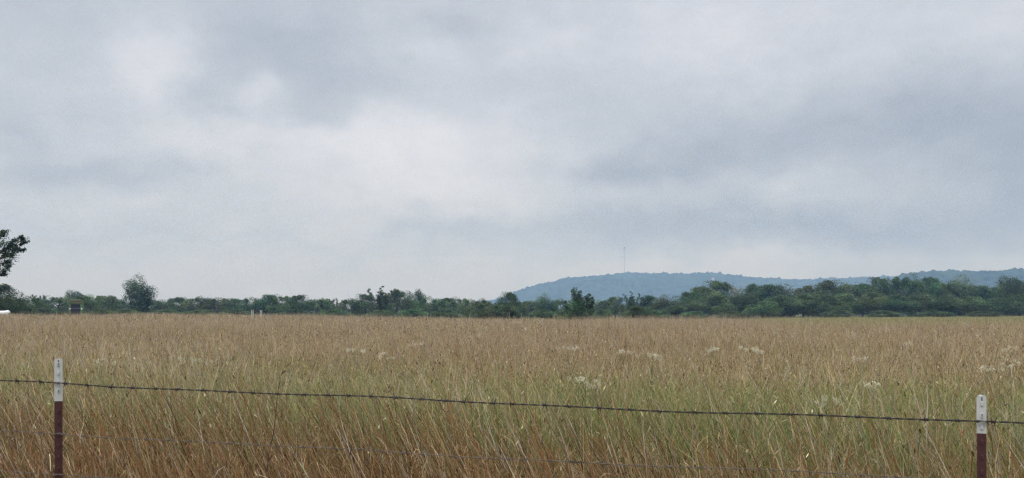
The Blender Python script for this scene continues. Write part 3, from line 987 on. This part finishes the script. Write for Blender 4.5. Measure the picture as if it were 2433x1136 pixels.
front_ = [
    (1602, 722, 66, 165, 'round', 'low pale green'), (1650, 716, 74, 170, 'round', 'low dark'), (1704, 704, 80, 172, 'broad', 'dense green'), (1764, 700, 76, 175, 'round', 'light green'), (1812, 720, 84, 160, 'broad', 'low spreading'),
    (1856, 704, 80, 172, 'broad', 'green'), (1908, 702, 84, 175, 'broad', 'yellow-green'), (1962, 706, 80, 170, 'broad', 'dark'), (2016, 700, 84, 175, 'broad', 'dark green'), (2072, 698, 80, 172, 'broad', 'light green'),
    (2128, 704, 84, 170, 'broad', 'dark'), (2186, 702, 84, 172, 'broad', 'dense dark'), (2246, 704, 84, 170, 'round', 'grey-green'), (2306, 708, 84, 168, 'broad', 'dark'), (2364, 712, 80, 168, 'broad', 'green'), (2424, 704, 84, 165, 'broad', 'dark'),
    (1160, 716, 100, 118, 'scrub', 'bright green leafy'), (1515, 724, 60, 110, 'dark_broad', 'dark low'), (1235, 722, 60, 150, 'scrub', 'small green'),
]
for (px, top, w, d, kind, adj) in front_:
    tree(px, top - (7 if px > 1700 else 0), w, d, kind, lab(px, 'bushy tree before the line', adj))
# undergrowth bushes, lower
bush_ = [(60, 728, 90, 112), (110, 730, 100, 118), (240, 733, 90, 120), (300, 732, 100, 140), (390, 734, 100, 150), (480, 734, 110, 155), (560, 735, 100, 160), (700, 734, 110, 160), (800, 734, 110, 158), (900, 735, 100, 155), (980, 733, 100, 150),
         (1060, 732, 100, 145), (1130, 735, 80, 130), (1210, 732, 90, 120), (1290, 734, 80, 150), (1345, 735, 80, 125), (1430, 733, 70, 130), (1560, 735, 100, 150), (1650, 738, 90, 150), (1740, 738, 100, 150), (1990, 736, 100, 155), (2100, 736, 100, 155), (2220, 737, 100, 155), (2340, 737, 100, 152)]
for (px, top, w, d) in bush_:
    tree(px, top, w * .7, d, 'broad', lab(px, 'bush at the field edge', 'low dark green'), 'low_bush', 'bush', 'bushes along the far edge of the field', natw=6.4)
# landmarks
tree(332, 662, 74, 170, 'round', 'tall round-crowned tree with sky gaps standing well above the low tree line', k=0, natw=5.7)
tree(906, 683, 64, 180, 'plume', 'spiky-topped tree with upright shoots, highest of its clump', k=0, natw=4.6)
tree(985, 685, 52, 195, 'round', 'dome-topped hazy tree, standing beside the spiky-topped clump', k=1, natw=6.2)
tree(1210, 692, 60, 132, 'broad', 'leafy tree with thin outer twigs at the low end of the hill', k=0)
t_ = tree(1376, 686, 68, 98, 'lobed', 'dark plumed small tree standing out in front of the blue hill', k=0, natw=4.4)
t_.rotation_euler = (0, 0, -.08)

# the bare grey tree
x = wx(1750, 196); g = gz(x, 196)
root = empty('bare_tree', (x, 196, g))
tag(root, 'bare grey dead tree showing pale branches above the green wood', 'tree')
Hh = EYE + (HY - 674) / F * 196 - g
m = MB(); m.tube([(0, 0, -.3), (.05, 0, Hh * .3), (0, .05, Hh * .55)], [.26, .22, .16], 8); m.build('trunk', M_DEAD, root)
r = random.Random(4)
for k in range(12):
    a = r.uniform(0, 6.28); p = Vector((0, .03, Hh * r.uniform(.42, .56))); l = Hh * r.uniform(.30, .50); ang = r.uniform(.12, .62)
    d = Vector((math.sin(ang) * math.cos(a), math.sin(ang) * math.sin(a), math.cos(ang)))
    m = MB(); e = p + d * l
    e.z = min(e.z, Hh)
    m.tube([p, p.lerp(e, .5) + Vector((r.uniform(-.15, .15), 0, .1)), e], [.12, .08, .03], 6)
    for _ in range(7):
        q = p.lerp(e, r.uniform(.35, .95)); a2 = r.uniform(0, 6.28)
        m.tube([q, q + Vector((.4 * math.cos(a2), .4 * math.sin(a2), .6)) * r.uniform(.5, 1.2)], [.04, .015], 5)
    m.build('branch', M_DEAD, root)

# the big tree at the edge of the view: crown mass outside the frame, sprays of leaves reaching in
D0 = 60.0
X0 = wx(-95, D0)
g0 = gz(X0, D0)
root = empty('edge_oak', (X0, D0, g0))
tag(root, 'tall dark oak at the very edge, leafy sprays reaching over the lower tree', 'tree')
C, R, T = [], [], []
r = np.random.default_rng(21)
def eput(px, py, rp, dy=0):
    p = at(px, py, D0); R0 = rp / F * D0
    t_ = LG * r.choice([.55, .75, .95, 1.15]) * np.array((.95, 1, 1.05))
    for _ in range(7):
        o = r.normal(0, .30, 3) * R0 + np.array((.85, 0, .42)) * r.normal(0, .75) * R0
        C.append((p.x - X0 + o[0], dy + o[1], p.z - g0 + o[2] * .8)); R.append(R0 * r.uniform(.45, .95)); T.append(t_ * r.uniform(.8, 1.2))
for (px, py, rp) in ((4, 556, 8), (10, 552, 5), (-8, 566, 16), (8, 580, 12), (22, 588, 10), (31, 579, 7), (40, 573, 7), (46, 565, 5), (54, 570, 6), (58, 575, 4), (49, 581, 5), (16, 600, 13), (30, 596, 7), (40, 592, 7), (50, 594, 6), (28, 608, 7),
                     (8, 612, 13), (2, 630, 12), (14, 622, 6), (16, 634, 5), (8, 644, 7), (2, 652, 5), (-10, 645, 14), (-12, 600, 22), (-14, 625, 18)):
    eput(px, py, rp, r.normal(0, .25))
for _ in range(70):
    d = r.normal(0, 1, 3); d /= np.linalg.norm(d); q = .5 + .5 * r.random() ** .5
    C.append((d[0] * 2.6 * q - .2, d[1] * 2.8 * q, 6.0 + d[2] * 2.5 * q)); R.append(r.uniform(.5, .9)); T.append(LG * r.choice([.55, .75, .95, 1.15]))
T = [t * .62 for t in T]      # dark oak leaves
v, q, c = clump_crown(C, R, T, 105, .105, 31, fringe=.40)
cr = link('crown', np_mesh('crown', v, q, c, M_LEAF), None, root)
m = MB()
m.tube([(0, 0, -.3), (.1, 0, 1.5), (-.1, .1, 3.2), (0, 0, 5.5)], [.42, .34, .28, .14], 9)
for (px, py) in ((55, 570), (48, 592), (30, 604), (36, 577), (10, 555), (16, 622), (8, 645), (-60, 560), (-150, 580), (-170, 640)):
    p = at(px, py, D0); e = Vector((p.x - X0, 0, p.z - g0)); s = Vector((0, 0, min(e.z - .6, 3.6)))
    m.tube([s, s.lerp(e, .5) + Vector((0, 0, .25)), e], [.15, .09, .02], 6)
m.build('trunk', M_BARK, root)
# the dark tree below it
tree(2, 668, 92, 100, 'dark_broad', 'dark dense tree under the sprays of the tall edge oak', k=1)
tree(38, 706, 66, 104, 'dark_broad', 'low dark shoulder of leaves sloping down beside the dense tree under the oak', k=1)

# far woodland behind the line: reads as one mass
P, S, Cc = [], [], []
r = np.random.default_rng(77)
n = 90000
xx = r.uniform(-260, 260, n); yy = r.uniform(236, 262, n) + .0008 * xx * xx
hh = 3.1 + .8 * N_BIG(xx * 1.5, yy * .2) + .5 * N_HUMP(xx * 6, yy) + 1.6 * sstep(40, 110, xx)
zz = ground_z(xx, yy) + r.random(n) ** .7 * hh.clip(1.5)
tn = LG[None] * (1.0 + .3 * N_PATCH(xx * .6, zz * 2))[:, None].clip(.5, 1.7)
v, q, c = leaf_quads(np.stack([xx, yy, zz], -1), r.uniform(.35, .65, n), .5, tn, r)
tag(link('far_woodland', np_mesh('far_woodland', v, q, c, M_LEAF)), 'hazy mass of low woodland behind the line of trees', 'woodland', kind='stuff')

# ------------------------------------------------------------------ things standing in the field
# old farm machine seen from its end
D = 118.0
x = wx(181, D); g = gz(x, D)
root = empty('farm_machine', (x, D, g), .54)
tag(root, 'old green and yellow farm machine with dark window and grille panel at the field edge', 'farm machine')
H = EYE + (HY - 712.5) / F * D - g
m = MB()
m.box((0, 1.7, H * .55 - .05), (1.86, 3.0, H * .72), .06)
m.build('body', M_GREEN, root)
for s in (-1, 1):
    m = MB(); m.box((s * .95, .12, H * .56), (.12, .16, H * .74), .02); m.build('corner_pillar', M_GREEN, root)
m = MB()
m.box((0, .13, H * .885), (1.72, .10, H * .11), .015)
m.box((-.80, .13, H * .52), (.14, .10, H * .53), .015)
m.build('end_panel', M_YELLOW, root)
m = MB(); m.box((.72, .13, H * .52), (.28, .10, H * .57), .015); m.build('side_panel', M_OLIVE, root)
m = MB(); m.box((-.10, .14, H * .685), (1.24, .06, H * .20), .01); m.build('window', M_BLACKGLASS, root)
m = MB(); m.box((-.10, .08, H * .575), (1.26, .10, .07), .01); m.build('crossbar', M_STEEL, root)
m = MB()
m.box((-.10, .15, H * .33), (1.24, .05, H * .47), .01)
for k in range(6): m.box((-.10 - .5 + k * .2, .115, H * .40), (.03, .03, H * .31))
m.build('grille', M_BLACK, root)
m = MB(); m.box((.02, 1.5, H * .965), (1.75, 3.2, .12), .04); m.build('roof', M_RUST, root)
for s, z in ((-1, .56), (1, .56)):
    m = MB(); m.lathe_x([(-.04, .02), (-.03, .11), (.03, .12), (.04, .02)], (0, 0, 0), 12)
    o = m.build('lamp', M_LAMP, root); o.location = (s * (.83 if s < 0 else .72), .04, H * z); o.rotation_euler = (0, 0, math.pi / 2)
for s in (-1, 1):
    for yv in (.75, 2.8):
        m = MB(); m.lathe_x([(-.16, .30), (-.18, .46), (-.14, .58), (.14, .58), (.18, .46), (.16, .30)], (0, 0, 0), 20)
        o = m.build('wheel', M_RUBBER, root, True); o.location = (s * .82, yv, .56)
        m2 = MB(); m2.lathe_x([(-.19, .05), (-.19, .22), (-.10, .29), (.10, .29), (.19, .22), (.19, .05)], (0, 0, 0), 14)
        m2.build('rim', M_YELLOW, o)

# white tank
D = 88.0
x = wx(22, D); g = gz(x, D)
root = empty('white_tank', (x, D, g), .05)
zc = EYE + (HY - 744.5) / F * D - g
tag(root, 'long white tank with a flared rounded end lying in the grass below the oak', 'tank')
R_ = .28
m = MB()
m.lathe_x([(-4.6, .03), (-4.55, .18), (-4.4, .28), (-4.2, R_ * .97), (-.95, R_), (-.5, R_ * 1.02), (-.30, R_ * 1.16), (-.18, R_ * 1.26), (-.08, R_ * 1.22), (-.02, R_ * .95), (0, R_ * .4)], (0, 0, zc), 28)
m.build('shell', M_TANK, root, True)
for xx_ in (-3.6, -.9):
    for yy_ in (-.2, .2):
        m = MB(); m.box((xx_, yy_, (zc - R_ * .8) / 2), (.10, .08, zc - R_ * .8 + .1), .01); m.build('leg', M_STEEL, root)
m = MB(); m.tube([(-2.5, 0, zc + R_ - .02), (-2.5, 0, zc + R_ + .12)], [.10, .10], 12); m.build('filler_cap', M_STEEL, root)

# white post frame
D = 92.0
x = wx(610, D); g = gz(x, D)
root = empty('post_frame', (x, D, g))
tag(root, 'small frame of two pairs of white posts joined by a dark rail', 'post frame')
for px in (598, 601.5, 618.5, 622):
    H = EYE + (HY - 736.5 - (.8 if px > 610 else 0)) / F * D - g
    m = MB(); m.tube([(wx(px, D) - x, 0, -.3), (wx(px, D) - x + .004, 0, H - .04), (wx(px, D) - x, 0, H)], [.042, .040, .025], 10); m.build('post', M_POSTWHITE, root)
H = EYE + (HY - 737) / F * D - g
m = MB(); m.box((0, .08, H - .05), (1.22, .09, .12), .015); m.build('top_rail', M_DARKRAIL, root)

# ------------------------------------------------------------------ hills with forest
def hill(name, D, prof, y0, y1, x0, x1, canopy, seed, label, step=4.0):
    pxs = np.array([p[0] for p in prof]); pys = np.array([p[1] for p in prof])
    xs = np.arange(x0, x1, step); ys = np.arange(y0, y1, step)
    X, Y = np.meshgrid(xs, ys)
    ridge = np.interp(CX + X / D * F, pxs, (HY - pys) / F * D + EYE - canopy)
    s = np.where(Y < D, sstep(y0, D, Y) ** 1.15, 1 - .9 * sstep(D, y1, Y))
    nz = make_noise(seed, 12, .006, .03)
    Z = np.maximum(ridge, -3) * s + 2.6 * nz(X, Y) * s * sstep(2, 25, ridge) - .6
    # forest canopy: tallest of jittered tree domes
    cell = 11.0
    r = np.random.default_rng(seed)
    nx, ny = int((x1 - x0) / cell) + 4, int((y1 - y0) / cell) + 4
    jx, jy = r.random((ny, nx)), r.random((ny, nx)); hh = canopy * r.uniform(.5, 1.05, (ny, nx)) * np.where(r.random((ny, nx)) < .12, 1.35, 1); rr = r.uniform(6.0, 10.0, (ny, nx)); tb = r.uniform(.55, 1.45, (ny, nx))
    ci, cj = ((X - x0) / cell).astype(int) + 1, ((Y - y0) / cell).astype(int) + 1
    best = np.full(X.shape, canopy * .35); tint = np.full(X.shape, .6)
    for di in (-1, 0, 1):
        for dj in (-1, 0, 1):
            a, b = ci + di, cj + dj
            cx = x0 + (a - 1 + jx[b, a]) * cell; cy = y0 + (b - 1 + jy[b, a]) * cell
            q = ((X - cx) ** 2 + (Y - cy) ** 2) / rr[b, a] ** 2
            h = hh[b, a] * (1 - .55 * q)
            k = h > best
            best = np.where(k, h, best); tint = np.where(k, tb[b, a], tint)
    best += r.normal(0, .25, X.shape) + 1.0 * make_noise(seed + 9, 14, .05, .22)(X, Y)
    i = np.arange(X.size).reshape(X.shape)
    qd = np.stack([i[:-1, :-1], i[:-1, 1:], i[1:, 1:], i[1:, :-1]], -1).reshape(-1, 4)
    keep = (ridge > 1.0)
    kf = (keep[:-1, :-1] & keep[1:, 1:]).ravel()
    col = (np.array((.040, .062, .045))[None, None] * tint[..., None]).reshape(-1, 3)
    V = np.stack([X, Y, Z + best], -1).reshape(-1, 3)
    f = link('hill_forest', np_mesh('hill_forest', V, qd[kf], col, M_FOREST, False))
    tag(f, label, 'forest', kind='stuff')
    # the ground under it, coarser
    st = 6
    Xg, Yg, Zg = X[::st, ::st], Y[::st, ::st], Z[::st, ::st]
    i = np.arange(Xg.size).reshape(Xg.shape)
    qg = np.stack([i[:-1, :-1], i[:-1, 1:], i[1:, 1:], i[1:, :-1]], -1).reshape(-1, 4)
    o = link(name, np_mesh(name, np.stack([Xg, Yg, Zg], -1).reshape(-1, 3), qg, None, M_HILL, True))
    tag(o, kind='structure')
    return lambda x, y: float(np.interp(CX + x / D * F, pxs, (HY - pys) / F * D + EYE - canopy))


M_HILL = plain('hill_soil', (.06, .07, .035), .95, .3, .02)
H1 = [(1040, 746), (1100, 728), (1150, 715), (1195, 706), (1228, 690), (1280, 674), (1340, 660.5), (1420, 655), (1500, 648.5), (1600, 648), (1680, 646), (1720, 650), (1760, 655), (1850, 660), (1950, 662), (2050, 660), (2110, 656), (2180, 652), (2300, 650), (2700, 655), (3100, 700), (3300, 746)]
H2 = [(2060, 760), (2112, 700), (2126, 664), (2140, 652), (2160, 647), (2200, 641), (2260, 638), (2320, 640), (2433, 639), (2600, 640), (2900, 660), (3200, 720), (3300, 746)]
hill('hill', 2500.0, H1, 1980, 3000, -240, 2450, 10, 51, 'blue hazy forest covering the long hill under the mast')
hill('hill', 1500.0, H2, 1180, 1760, 640, 1600, 9, 52, 'hazy forest on the hill that rises past the notch')

# mast on the hill
D = 2495.0
b = at(1484, 655, D); t = at(1484, 588, D)
root = empty('radio_mast', (b.x, D, b.z - 6))
tag(root, 'tall thin radio mast rising from the top of the wooded hill', 'mast')
Hm = t.z - b.z + 6
m = MB(); wv = .85
cor = [(wv * math.cos(a), wv * math.sin(a)) for a in (math.pi / 2, math.pi / 2 + 2.094, math.pi / 2 + 4.189)]
for (cx, cy) in cor: m.tube([(cx, cy, 0), (cx, cy, Hm)], .15, 6)
nb = 26
for k in range(nb):
    z0, z1 = Hm * k / nb, Hm * (k + 1) / nb
    for j in range(3):
        a, c = cor[j], cor[(j + 1) % 3]
        m.tube([(a[0], a[1], z0), (c[0], c[1], z1)], .07, 4); m.tube([(a[0], a[1], z1), (c[0], c[1], z1)], .06, 4)
m.build('lattice', M_STEEL, root)
m = MB()
m.tube([(0, 0, Hm - 2.5), (0, 0, Hm - 2.1)], [2.4, 2.4], 12)
for k in range(9):
    a = k * .698; m.box((2.2 * math.cos(a), 2.2 * math.sin(a), Hm - 1.0), (.5, .5, 3.4))
m.build('antenna', M_STEEL, root)
m = MB(); m.tube([(0, 0, Hm), (0, 0, Hm + 2.0)], [.25, .1], 6); m.build('beacon_rod', M_STEEL, root)

# faint far mast
D = 3000.0
b = at(828, 742, D); t = at(828, 690, D)
root = empty('distant_mast', (b.x, D, -.3))
tag(root, 'very faint thin mast far off above the low trees before the spiky-topped tree', 'mast')
m = MB(); m.tube([(0, 0, 0), (0, 0, t.z * .5), (0, 0, t.z)], [.5, .45, .35], 6); m.build('pole', M_STEEL, root)
m = MB(); m.box((0, 0, t.z - 2.0), (2.6, .5, 2.4)); m.build('antenna', M_STEEL, root)

# little white house on the hill
D = 2330.0
p = at(1694, 661, D)
root = empty('hill_house', (p.x, D, p.z - 5.5))
tag(root, 'tiny white house in the forest near the hilltop', 'house')
m = MB(); m.box((0, 0, 3.0), (6.4, 6.0, 6.0)); m.build('wall', M_HOUSE, root)
m = MB(); m.add([(-3.6, -3.5, 6.0), (3.6, -3.5, 6.0), (3.6, 3.5, 6.0), (-3.6, 3.5, 6.0), (-3.6, 0, 8.0), (3.6, 0, 8.0)], [(0, 1, 5, 4), (2, 3, 4, 5), (0, 4, 3), (1, 2, 5), (0, 3, 2, 1)]); m.build('roof', M_ROOF, root)

# ------------------------------------------------------------------ the air
HAZE = .00041
m = bpy.data.materials.new('haze_air'); m.use_nodes = True
nt = m.node_tree; nt.nodes.clear()
out = nt.nodes.new('ShaderNodeOutputMaterial'); pv = nt.nodes.new('ShaderNodeVolumePrincipled')
pv.inputs['Color'].default_value = (.33, .56, 1.0, 1)
pv.inputs['Absorption Color'].default_value = (1, 1, 1, 1)
pv.inputs['Density'].default_value = HAZE
pv.inputs['Anisotropy'].default_value = 0.0
nt.links.new(pv.outputs['Volume'], out.inputs['Volume'])
mb = MB(); mb.box((0, 0, 111), (6700, 6700, 232))
tag(mb.build('haze', m), kind='stuff')
bpy.data.objects['haze']['label'] = 'thin pale blue haze lying over the whole landscape'
bpy.data.objects['haze']['category'] = 'haze'

# ------------------------------------------------------------------ sky, sun
SUN_EL, SUN_AZ = math.radians(58), math.radians(215)      # azimuth from +y, clockwise: behind, to one side
w = bpy.data.worlds.new('World'); SC.world = w; w.use_nodes = True
nt = w.node_tree; N, L = nt.nodes, nt.links
bg = N['Background']; bg.inputs['Strength'].default_value = .1
sky = N.new('ShaderNodeTexSky'); sky.sky_type = 'NISHITA'; sky.sun_disc = False
sky.sun_elevation = SUN_EL; sky.sun_rotation = SUN_AZ
tc = N.new('ShaderNodeTexCoord')
sep = N.new('ShaderNodeSeparateXYZ'); L.new(tc.outputs['Generated'], sep.inputs[0])


def mth(op, a, b=None, c=None, clamp=False):
    n = N.new('ShaderNodeMath'); n.operation = op; n.use_clamp = clamp
    for i, v in enumerate((a, b, c)):
        if v is None: continue
        if isinstance(v, (int, float)): n.inputs[i].default_value = v
        else: L.new(v, n.inputs[i])
    return n.outputs[0]


az = mth('ARCTAN2', sep.outputs['X'], sep.outputs['Y'])
el = mth('ARCSINE', sep.outputs['Z'])


def noise(scale, detail, rough=.5, zmul=1.0, w_off=0.0):
    mp = N.new('ShaderNodeMapping'); mp.inputs['Scale'].default_value = (1, 1, zmul); mp.inputs['Location'].default_value = (w_off, w_off * .7, w_off * .3)
    L.new(tc.outputs['Generated'], mp.inputs['Vector'])
    n = N.new('ShaderNodeTexNoise'); n.inputs['Scale'].default_value = scale; n.inputs['Detail'].default_value = detail; n.inputs['Roughness'].default_value = rough
    L.new(mp.outputs['Vector'], n.inputs['Vector'])
    return n


# wind-torn edges: shift the cloud layout by noise
wn = noise(4.5, 4, .55, 1.4, 3.1)
ws = N.new('ShaderNodeSeparateColor'); L.new(wn.outputs['Color'], ws.inputs[0])
wn2 = noise(14.0, 3, .55, 1.5, 7.7)
ws2 = N.new('ShaderNodeSeparateColor'); L.new(wn2.outputs['Color'], ws2.inputs[0])
az2 = mth('ADD', mth('ADD', az, mth('MULTIPLY', mth('SUBTRACT', ws.outputs[0], .5), .16)), mth('MULTIPLY', mth('SUBTRACT', ws2.outputs[0], .5), .10))
el2 = mth('ADD', mth('ADD', el, mth('MULTIPLY', mth('SUBTRACT', ws.outputs[1], .5), .09)), mth('MULTIPLY', mth('SUBTRACT', ws2.outputs[1], .5), .065))
uv = N.new('ShaderNodeCombineXYZ'); L.new(az2, uv.inputs[0]); L.new(el2, uv.inputs[1])

# cloud layout: photo column/row of the middle, half widths, lightness
CL = [
    (130, 40, 330, 110, -.20), (350, 115, 110, 110, .42), (600, 70, 260, 70, -.22), (470, 225, 85, 55, -.36), (620, 150, 170, 60, -.30), (850, 205, 120, 70, -.36), (720, 260, 190, 35, -.25), (620, 228, 60, 30, .30),
    (960, 90, 110, 90, .20), (1130, 40, 190, 45, -.42), (950, 340, 340, 80, .60), (520, 330, 260, 60, .22), (250, 390, 200, 40, -.42), (30, 330, 110, 120, -.35), (230, 470, 330, 35, .15), (1060, 160, 120, 80, .10),
    (1290, 60, 170, 60, .25), (1320, 190, 120, 60, -.22), (1700, 110, 420, 90, .30), (2250, 70, 260, 100, .15), (1900, 335, 400, 100, -.62), (2320, 330, 280, 160, -.48), (1500, 400, 190, 45, -.50), (1150, 480, 260, 60, .30), (850, 450, 300, 50, .22), (1850, 440, 90, 22, .22),
    (1600, 545, 380, 55, -.55), (2100, 550, 460, 60, -.65), (1080, 560, 200, 22, -.30), (620, 585, 300, 16, -.12), (200, 560, 260, 20, -.15), (700, 680, 800, 50, .12), (1800, 622, 600, 20, .18), (420, 620, 260, 22, -.12), (2420, 450, 140, 100, -.45),
]
tot = None
for (px, py, sx, sy, amp) in CL:
    a0 = math.atan((px - CX) / F); e0 = math.atan((HY - py) / F * math.cos(a0))
    su, sv = sx / F * math.cos(a0) ** 2, sy / F * math.cos(a0)
    v1 = N.new('ShaderNodeVectorMath'); v1.operation = 'SUBTRACT'; L.new(uv.outputs[0], v1.inputs[0]); v1.inputs[1].default_value = (a0, e0, 0)
    v2 = N.new('ShaderNodeVectorMath'); v2.operation = 'MULTIPLY'; L.new(v1.outputs[0], v2.inputs[0]); v2.inputs[1].default_value = (1 / su, 1 / sv, 0)
    v3 = N.new('ShaderNodeVectorMath'); v3.operation = 'DOT_PRODUCT'; L.new(v2.outputs[0], v3.inputs[0]); L.new(v2.outputs[0], v3.inputs[1])
    e = mth('POWER', math.e, mth('MULTIPLY', v3.outputs['Value'], -1.0))
    tot = mth('MULTIPLY_ADD', e, amp, 0.0 if tot is None else tot)
fb = noise(4.0, 6, .5, 1.9, 1.3)
fb2 = noise(11.0, 5, .55, 2.2, 5.3)
t = mth('ADD', tot, mth('MULTIPLY', mth('SUBTRACT', fb.outputs['Fac'], .5), .8))
t = mth('ADD', t, mth('MULTIPLY', mth('SUBTRACT', fb2.outputs['Fac'], .5), .36))
fb3 = noise(30.0, 5, .6, 1.8, 9.1)
t = mth('ADD', t, mth('MULTIPLY', mth('SUBTRACT', fb3.outputs['Fac'], .5), .34))
ramp = N.new('ShaderNodeValToRGB')
cr_ = ramp.color_ramp
cr_.elements[0].position = 0.0; cr_.elements[0].color = (.216, .242, .290, 1)
cr_.elements[1].position = 1.0; cr_.elements[1].color = (.605, .605, .655, 1)
e = cr_.elements.new(.5); e.color = (.380, .410, .458, 1)
L.new(mth('MULTIPLY_ADD', t, .5, .5, clamp=True), ramp.inputs['Fac'])
# thicker light overhead, as under any overcast
up = N.new('ShaderNodeMapRange'); up.interpolation_type = 'SMOOTHSTEP'
up.inputs['From Min'].default_value = .40; up.inputs['From Max'].default_value = 1.1; up.inputs['To Min'].default_value = 1.0; up.inputs['To Max'].default_value = 3.7
L.new(el, up.inputs['Value'])
# brighter, warmer low sky (seen through the air it evens out)
lo = N.new('ShaderNodeMapRange'); lo.interpolation_type = 'SMOOTHSTEP'
lo.inputs['From Min'].default_value = .0; lo.inputs['From Max'].default_value = .16; lo.inputs['To Min'].default_value = 1.0; lo.inputs['To Max'].default_value = 0.0
L.new(el, lo.inputs['Value'])
lowc = N.new('ShaderNodeMix'); lowc.data_type = 'RGBA'; lowc.inputs['A'].default_value = (1, 1, 1, 1); lowc.inputs['B'].default_value = (.92, .93, .98, 1)
L.new(lo.outputs['Result'], lowc.inputs['Factor'])
sc1 = N.new('ShaderNodeVectorMath'); sc1.operation = 'SCALE'; L.new(ramp.outputs['Color'], sc1.inputs[0]); L.new(mth('MULTIPLY', up.outputs['Result'], 10.0), sc1.inputs['Scale'])
sc2 = N.new('ShaderNodeVectorMath'); sc2.operation = 'MULTIPLY'; L.new(sc1.outputs[0], sc2.inputs[0]); L.new(lowc.outputs['Result'], sc2.inputs[1])
mixs = N.new('ShaderNodeMix'); mixs.data_type = 'RGBA'; mixs.inputs['Factor'].default_value = .95
L.new(sky.outputs['Color'], mixs.inputs['A']); L.new(sc2.outputs[0], mixs.inputs['B'])
above = mth('GREATER_THAN', sep.outputs['Z'], -.012)
fin = N.new('ShaderNodeVectorMath'); fin.operation = 'SCALE'; L.new(mixs.outputs['Result'], fin.inputs[0]); L.new(above, fin.inputs['Scale'])
L.new(fin.outputs[0], bg.inputs['Color'])

sun = bpy.data.lights.new('sun', 'SUN'); sun.energy = .75; sun.angle = math.radians(14); sun.color = (1, .96, .9)
so = bpy.data.objects.new('sun', sun); COL.objects.link(so)
dirv = Vector((math.sin(SUN_AZ) * math.cos(SUN_EL), math.cos(SUN_AZ) * math.cos(SUN_EL), math.sin(SUN_EL)))
so.rotation_euler = dirv.to_track_quat('Z', 'Y').to_euler()

# ------------------------------------------------------------------ camera and render settings
cd = bpy.data.cameras.new('camera'); cam = bpy.data.objects.new('camera', cd); COL.objects.link(cam)
cam.location = (0, 0, EYE); cam.rotation_euler = (math.pi / 2, 0, 0)
cd.sensor_width = 36.0; cd.lens = F / 2433 * 36.0; cd.shift_y = (HY - 568) / 2433
cd.clip_start = .05; cd.clip_end = 20000
SC.camera = cam
SC.view_settings.view_transform = 'Standard'; SC.view_settings.look = 'None'
SC.view_settings.exposure = 0.62; SC.view_settings.gamma = 1.0
SC.cycles.max_bounces = 6; SC.cycles.diffuse_bounces = 3; SC.cycles.glossy_bounces = 2; SC.cycles.transmission_bounces = 3
SC.cycles.volume_bounces = 0
SC.cycles.use_denoising = True
SC.cycles.denoising_prefilter = 'NONE'
SC.cycles.denoiser = 'OPENIMAGEDENOISE'
SC.cycles.denoising_input_passes = 'RGB_ALBEDO_NORMAL'
SC.cycles.filter_width = 1.4
